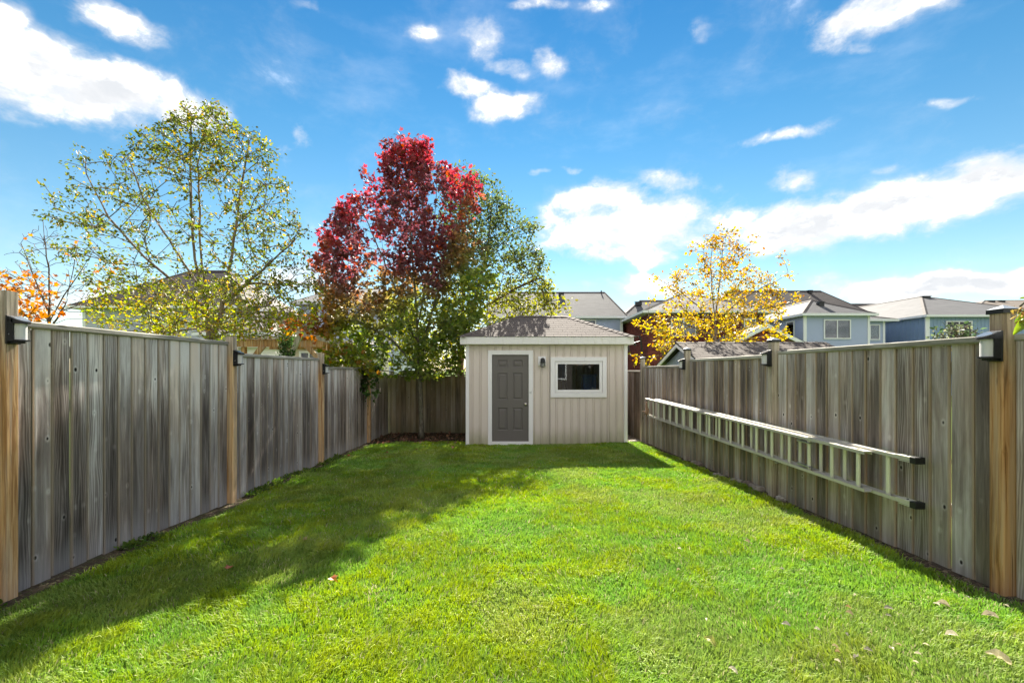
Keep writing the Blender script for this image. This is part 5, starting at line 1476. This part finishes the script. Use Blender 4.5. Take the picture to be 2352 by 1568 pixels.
# low leafy sapling and hanging greenery by the fence corner, cedar column, shrub behind the right fence
def bush(name, label, cat, loc, rows, n, Y, depth, kind, size, colfn, per, rb=.02, bark=None, spread=.07, group=None, droop=.4):
    root = thing(name, loc, label, cat, group); b = Vector(loc)
    T = rows_sample(rows, n, Y, depth)
    c = T.mean(0); st = [[b, b.lerp(Vector(c), .5), Vector(c)]]
    lp, ld = grow_tree(root, st, T, bark or M['bark_dark'], rb, .003, per, spread, .1)
    scatter_leaves('foliage', lp, ld, kind, size, colfn, root, M['leaf'], droop); return root
def colS(p): return jit(np.where((rng.random(len(p)) < .15)[:, None], np.array([.28, .13, .02]), blend((.09, .13, .015), (.24, .24, .02), rng.random(len(p)))), .2)
bush('young_maple', 'yellow green leafy sapling peeping over the left fence beside the maple', 'sapling', (U(800, 10.0) - .1, 10.0, 0), [(785, 760, 800), (800, 745, 850), (830, 745, 860), (850, 760, 850)], 70, 10.0, .35, 'maple', .10, colS, 8)
def colV(p): return jit(blend((.03, .06, .015), (.07, .12, .025), rng.random(len(p))), .2)
bush('hanging_vine', 'dark green vine hanging over the far left fence post', 'vine', (U(836, 10.5), 10.5, H - .05), [(845, 800, 870), (870, 822, 850), (900, 824, 850), (915, 836, 852)], 40, 10.3, .12, 'maple', .095, colV, 6, .012, droop=.8)
def colK(p): return jit(blend((.02, .045, .015), (.05, .085, .025), rng.random(len(p))), .2)
bush('cedar_column', 'slim dark green cedar column in front of the pergola', 'conifer', (U(660, 13.2), 13.2, 0), [(756, 655, 664), (768, 646, 672), (790, 642, 674), (820, 644, 672), (860, 642, 674), (900, 642, 674)], 260, 13.2, .28, 'birch', .055, colK, 11, .03, spread=.05, droop=-.9)
def colR(p): return jit(blend((.04, .07, .03), (.16, .17, .10), rng.random(len(p)) ** 2), .25)
bush('leafy_shrub', 'dark small leaved shrub showing just above the right fence rail', 'shrub', (U(2200, 4.6), 4.6, 0), [(748, 2185, 2222), (758, 2160, 2258), (775, 2122, 2264), (800, 2115, 2270)], 60, 4.6, .25, 'birch', .036, colR, 7, .012, spread=.03)

# ------------------------------------------------------------------ small things
def at_ground(x, y):
    Y = 4.0
    for _ in range(40): Y = max(.5, (H - gz((x - CX) * Y / F, Y)) * F / (y - HY))
    return (x - CX) * Y / F, Y


def colmesh(o, c):
    a = o.data.color_attributes.new('tone', 'FLOAT_COLOR', 'POINT'); a.data.foreach_set('color', list(tuple(c) + (1,)) * len(o.data.vertices)); return o


def fallen(x, y, size, col, label, curl=.5, kind='curled', rz=None, group=None):
    X, Y = at_ground(x, y); z = gz(X, Y) + .036; size *= .8 if kind == 'maple' else .44
    rz = random.uniform(0, 6.28) if rz is None else rz
    if kind == 'maple':
        b, f = leaf_shape('maple'); vs = [(px_ * size, (py - .4) * size, pz * size * 2.5 + random.uniform(0, .006)) for px_, py, pz in b]
    else:
        vs, f = [], []; n = 7
        for i in range(n):
            s = i / (n - 1); w = math.sin(math.pi * min(1, s * .9 + .08)) * .30
            cz = curl * math.sin(s * 2.6) * .35
            for k, u in enumerate((-1, -.4, .25, 1)):
                vs.append((size * u * w * (1 - .35 * curl), size * (s - .5), size * (cz * .6 + abs(u) ** 1.5 * w * curl * 2.2 * (1 if u > 0 else .5)) + random.uniform(-.06, .06) * size))
        f = [(i * 4 + k, i * 4 + k + 1, i * 4 + k + 5, i * 4 + k + 4) for i in range(n - 1) for k in range(3)]
    me = bpy.data.meshes.new('fallen_leaf'); me.from_pydata(vs, [], f); me.materials.append(M['fleaf'])
    o = bpy.data.objects.new('fallen_leaf', me); COL.objects.link(o); o.location = (X, Y, z); o.rotation_euler = (random.uniform(-.2, .2), random.uniform(-.2, .2), rz); WL[o.name] = Vector((X, Y, z))
    colmesh(o, col); tag(o, label, 'leaf', group or 'leaves lying on the lawn'); return o
tan, grey, pale = (.33, .27, .17), (.26, .24, .20), (.55, .50, .38)
FL = [(1716, 1254, .12, tan, 'curled tan leaf alone on bright grass below the ladder'), (1805, 1450, .10, grey, 'grey crumpled leaf in the right foreground, left of the pale ones'),
      (1877, 1460, .07, pale, 'small pale leaf on the grass right of the grey crumpled leaf'), (1948, 1409, .08, (.36, .25, .12), 'brownish small leaf on bright grass in the right foreground'),
      (2041, 1412, .10, grey, 'upper of two grey leaves close together in right foreground'), (2041, 1429, .07, grey, 'lower of two grey leaves close together in right foreground'),
      (2166, 1402, .13, (.40, .34, .24), 'broad tan curled leaf nearest the fence shadow at right'), (2274, 1430, .16, (.38, .33, .24), 'long tan curled leaf near the right picture edge'),
      (2312, 1405, .05, pale, 'tiny pale leaf by the fence shadow at right edge'), (2186, 1475, .13, pale, 'bright cream curled leaf in the right foreground'),
      (2292, 1530, .20, (.52, .46, .30), 'largest dried leaf, cream and folded, at bottom right corner'), (1994, 1510, .08, grey, 'upright grey leaf left of the cream curled leaf'),
      (1630, 1490, .16, (.33, .33, .10), 'long greenish yellow leaf in the centre right foreground'), (1683, 1558, .10, pale, 'pale leaf at the bottom picture edge right of centre'), (2108, 1518, .06, pale, 'small pale leaf between the upright grey and cream leaves'),
      (1560, 1270, .07, pale, 'small pale leaf in the middle of the sunlit lawn')]
for q in FL: fallen(*q, rz=random.uniform(.3, 1.4))
bits = [(1560 + 60 * k + random.uniform(-25, 25), random.uniform(1230, 1540)) for k in range(12)] + [(random.uniform(1880, 2300), random.uniform(1380, 1540)) for _ in range(10)]
names_ = {tan: 'tan', grey: 'grey', pale: 'cream', (.30, .22, .12): 'brown'}
ords_ = 'first second third fourth fifth sixth seventh eighth ninth tenth eleventh twelfth'.split()
seen_ = {}
for x_, y_ in sorted(bits):
    c_ = random.choice(list(names_)); n_ = seen_.get(c_, 0); seen_[c_] = n_ + 1
    fallen(x_, y_, random.uniform(.05, .09), c_, '%s dry leaf scrap on the sunlit lawn, %s %s scrap from the left' % (names_[c_], ords_[min(n_, 11)], names_[c_]), curl=random.uniform(.3, .9), group='small dry leaf scraps on the sunlit lawn')
RL = [(527, 1313, .08, (.30, .10, .05), 'reddish brown maple leaf on the left shaded lawn'), (766, 1341, .09, (.42, .12, .05), 'orange red maple leaf with stalk on left centre lawn'), (801, 1050, .10, (.40, .06, .04), 'bright red maple leaf by the far left fence boards'),
      (957, 1035, .10, (.26, .05, .04), 'dark red maple leaf on shaded grass below the maple'), (1040, 1031, .10, (.34, .12, .09), 'pinkish maple leaf on grass left of the shed corner'), (888, 1043, .09, (.20, .05, .03), 'brownish red maple leaf near the left fence end'),
      (700, 1247, .06, (.32, .22, .12), 'tan maple leaf on the left lawn near second post'), (742, 1180, .06, (.30, .20, .10), 'light brown maple leaf on the mid left lawn')]
for q in RL: fallen(*q, kind='maple')

# stones along the foot of the right fence
def stone_mat():
    m, g = newmat('field_stone'); co = g.n('ShaderNodeTexCoord').outputs['Object']; r_ = g.n('ShaderNodeObjectInfo').outputs['Random']
    n = g.noise(co, 30, 5, .65)
    c = g.ramp(r_, [(0, (.20, .15, .12)), (.35, (.30, .27, .24)), (.7, (.36, .32, .27)), (1, (.42, .40, .36))])
    finish(g, g.mix(g.mr(n, .35, .7), c, g.mix(1.0, c, (.55, .5, .45), 'MULTIPLY')), .85, .2, n, .5, .01); return m
M['stone'] = stone_mat()
def stone(x, y, s, label, group='stones along the right fence', flat=.6):
    X, Y = at_ground(x, y); X = min(X, XR(Y) + .03); z = gz(X, Y)
    import bmesh
    bm = bmesh.new(); bmesh.ops.create_icosphere(bm, subdivisions=2, radius=s / 2)
    a, b = random.uniform(0, 9), random.uniform(0, 9)
    for v in bm.verts:
        k = 1 + .22 * math.sin(v.co.x / s * 5 + a) * math.cos(v.co.y / s * 4 + b) + random.uniform(-.05, .05); v.co *= k; v.co.z *= flat; v.co.x *= 1.25
    me = bpy.data.meshes.new('stone'); bm.to_mesh(me); bm.free(); me.polygons.foreach_set('use_smooth', [True] * len(me.polygons)); me.materials.append(M['stone'])
    o = bpy.data.objects.new('stone', me); COL.objects.link(o); o.location = (X, Y, z + s * .14); o.rotation_euler = (0, 0, random.uniform(0, 6)); WL[o.name] = Vector(o.location)
    return tag(o, label, 'stone', group)
ST = [(1609, 1068, .13, 'largest rounded stone by the fence right of the second right post'), (1600, 1063, .10, 'stone touching the largest rounded stone by the right fence'), (1646, 1092, .10, 'reddish stone under the ladder along the right fence'), (1657, 1096, .09, 'pale stone next to the reddish stone under the ladder'),
      (1687, 1106, .11, 'low grey stone halfway along the stones by right fence'), (1703, 1107, .09, 'small grey stone beside the dark wet stones by fence'), (1720, 1114, .14, 'wide flat stone by the fence before the middle post'), (1737, 1119, .10, 'brown stone squeezed against the boards before middle post'),
      (1749, 1126, .13, 'stone just left of the middle post of the right fence'), (1803, 1148, .11, 'flat stone just right of the middle post of right fence'), (1457, 1016, .13, 'pale flat stone beside the right corner of the beige shed'), (1447, 1019, .07, 'small stone at the shed corner by the gravel')]
for q in ST: stone(*q)


def scatter_chips(name, label, cat, n, fn, size, cols, h=.5):
    """small angular chips as one mass"""
    P = np.array([fn() for _ in range(n)]); N = len(P)
    b = np.array([(-1, -.6, 0), (1, -.5, 0), (.8, .6, 0), (-.7, .7, 0), (-.6, -.4, h), (.7, -.3, h * .8), (.5, .4, h), (-.5, .5, h * .7)])
    fs = [(4, 5, 6, 7), (0, 1, 5, 4), (1, 2, 6, 5), (2, 3, 7, 6), (3, 0, 4, 7)]
    s = size * (.5 + rng.random(N)); a = rng.random(N) * 6.28; ca, sa = np.cos(a), np.sin(a)
    st_ = .6 + .8 * rng.random(N)
    v = np.empty((N, 8, 3)); 
    v[:, :, 0] = P[:, None, 0] + s[:, None] * (b[None, :, 0] * st_[:, None] * ca[:, None] - b[None, :, 1] * sa[:, None])
    v[:, :, 1] = P[:, None, 1] + s[:, None] * (b[None, :, 0] * st_[:, None] * sa[:, None] + b[None, :, 1] * ca[:, None])
    v[:, :, 2] = ground_z(P[:, 0], P[:, 1])[:, None] - .003 + s[:, None] * b[None, :, 2]
    lo = ((np.arange(N) * 8)[:, None] + np.concatenate([np.array(f) for f in fs])[None]).ravel()
    c = np.array(cols)[rng.integers(0, len(cols), N)] * (.7 + .6 * rng.random((N, 1)))
    o = fast_mesh(name, v.reshape(-1, 3), lo, np.full(N * 5, 4), M['chip'], np.repeat(c[:, None], 8, 1).reshape(-1, 3), None, 'stuff')
    return tag(o, label, cat)
m, g = newmat('ground_chips'); finish(g, g.n('ShaderNodeAttribute', attribute_name='tone').outputs['Color'], .9, .15); M['chip'] = m
scatter_chips('gravel', 'loose gravel between beige shed and right fence', 'gravel', 2600, lambda: (rng.uniform(2.5, 2.98), rng.uniform(9.9, 12.3)), .016, [(.36, .33, .28), (.25, .21, .17), (.45, .42, .37), (.2, .15, .12)])
scatter_chips('mulch', 'dark soil and leaf litter under the maple by the back fence', 'mulch', 3600, lambda: (rng.uniform(-3.4, -.95), rng.uniform(10.4, 12.4)), .017, [(.05, .035, .025), (.08, .05, .035), (.04, .03, .022), (.16, .09, .06), (.03, .025, .02)], .35)
scatter_chips('soil_clods', 'crumbly soil strip along the foot of the right fence', 'soil', 2600, lambda: (lambda y: (XR(y) + .05 - abs(rng.normal(0, .07)), y))(rng.uniform(2.6, 10.2)), .012, [(.07, .05, .035), (.11, .08, .055), (.16, .12, .08), (.05, .04, .03), (.10, .10, .05)], .5)
scatter_chips('dirt_strip', 'mossy dirt strip along the foot of the left fence', 'soil', 2600, lambda: (lambda y: (XL(y) - .05 + abs(rng.normal(0, .09)), y))(rng.uniform(2.6, 11.5)), .011, [(.07, .055, .035), (.10, .085, .05), (.13, .11, .06), (.07, .08, .03)], .5)
# little weeds in the left strip
N = 2600; yw = rng.uniform(2.7, 9.5, N); xw = XL(yw) - .04 + np.abs(rng.normal(0, .10, N)) ; ok = fbm(xw * 3, yw * 2.2, 77, 3) > .5; xw, yw = xw[ok], yw[ok]
pts = np.stack([xw, yw, ground_z(xw, yw) + rng.uniform(.005, .035, len(xw))], -1)
o = scatter_leaves('weeds', pts, np.tile([.3, -.1, .5], (len(xw), 1)), 'birch', .038, lambda p: jit(blend((.06, .12, .02), (.15, .21, .04), rng.random(len(p))), .2), None, M['leaf'], 0.0)
tag(o, 'low weeds and clover growing along the left fence foot', 'weeds')
# leaf litter in the back bed
N = 260; xw = rng.uniform(-3.3, -1.05, N); yw = rng.uniform(10.3, 12.3, N)
pts = np.stack([xw, yw, ground_z(xw, yw) + .02], -1)
o = scatter_leaves('leaf_litter', pts, np.tile([0, 0, .1], (N, 1)), 'maple', .07, lambda p: jit(blend((.12, .06, .04), (.32, .20, .13), rng.random(len(p)) ** 2), .2), None, M['fleaf'], 0.0)
tag(o, 'brown leaf litter on the dark soil under the maple', 'litter')

# drooping sunflower-like plant leaning over the right fence, mostly outside the frame
Yh = 2.55
pl = thing('tall_plant', (3.24, Yh, gz(3.2, Yh)), 'dried brown flower head and green leaf at the right picture edge', 'plant')
s0, s1, s2 = Vector((3.24, Yh, gz(3.2, Yh))), Vector((3.10, Yh, H + .30)), px(2343, 704, Yh)
MB().tube([s0, Vector((3.24, Yh, H)), s1, s2 + Vector((.03, 0, .03)), s2], [.012, .011, .008, .007, .006], 7).build('stem', M['bark_maple'], pl, smooth=True)
pts = np.array([s2 + Vector(rng.normal(0, .013, 3)) - Vector((0, 0, .02)) for _ in range(26)] + [px(2351, 738, Yh) + Vector(rng.normal(0, .010, 3)) for _ in range(14)])
scatter_leaves('flower_head', pts, np.tile([-.2, -.2, -.3], (40, 1)), 'birch', .028, lambda p: jit(blend((.12, .06, .03), (.30, .22, .07), rng.random(len(p))), .2), pl, M['leaf'], .3)
def bigleaf(tip, base, w, col):
    tip, base = Vector(tip), Vector(base); ax = tip - base; sd = ax.cross(Vector((0, -.5, 1))).normalized() * w; up = sd.cross(ax).normalized()
    vs, fs = [], []; n = 8
    for i in range(n + 1):
        s = i / n; q = base + ax * s + up * (.04 * math.sin(s * 3)); ww = math.sin(math.pi * min(1, s * .92 + .06)) ** .8
        vs += [q - sd * ww + up * .012, q, q + sd * ww + up * .012]
    for i in range(n): fs += [(i * 3, i * 3 + 1, i * 3 + 4, i * 3 + 3), (i * 3 + 1, i * 3 + 2, i * 3 + 5, i * 3 + 4)]
    o = MB().add(vs, fs).build('leaf', M['leaf'], pl, smooth=True); colmesh(o, col)
bigleaf(px(2327, 772, Yh), px(2400, 726, Yh + .02), .035, (.20, .28, .03)); bigleaf(px(2330, 745, Yh + .03), px(2420, 705, Yh + .06), .035, (.12, .20, .03)); bigleaf(px(2338, 688, Yh), px(2380, 720, Yh), .022, (.16, .22, .03))
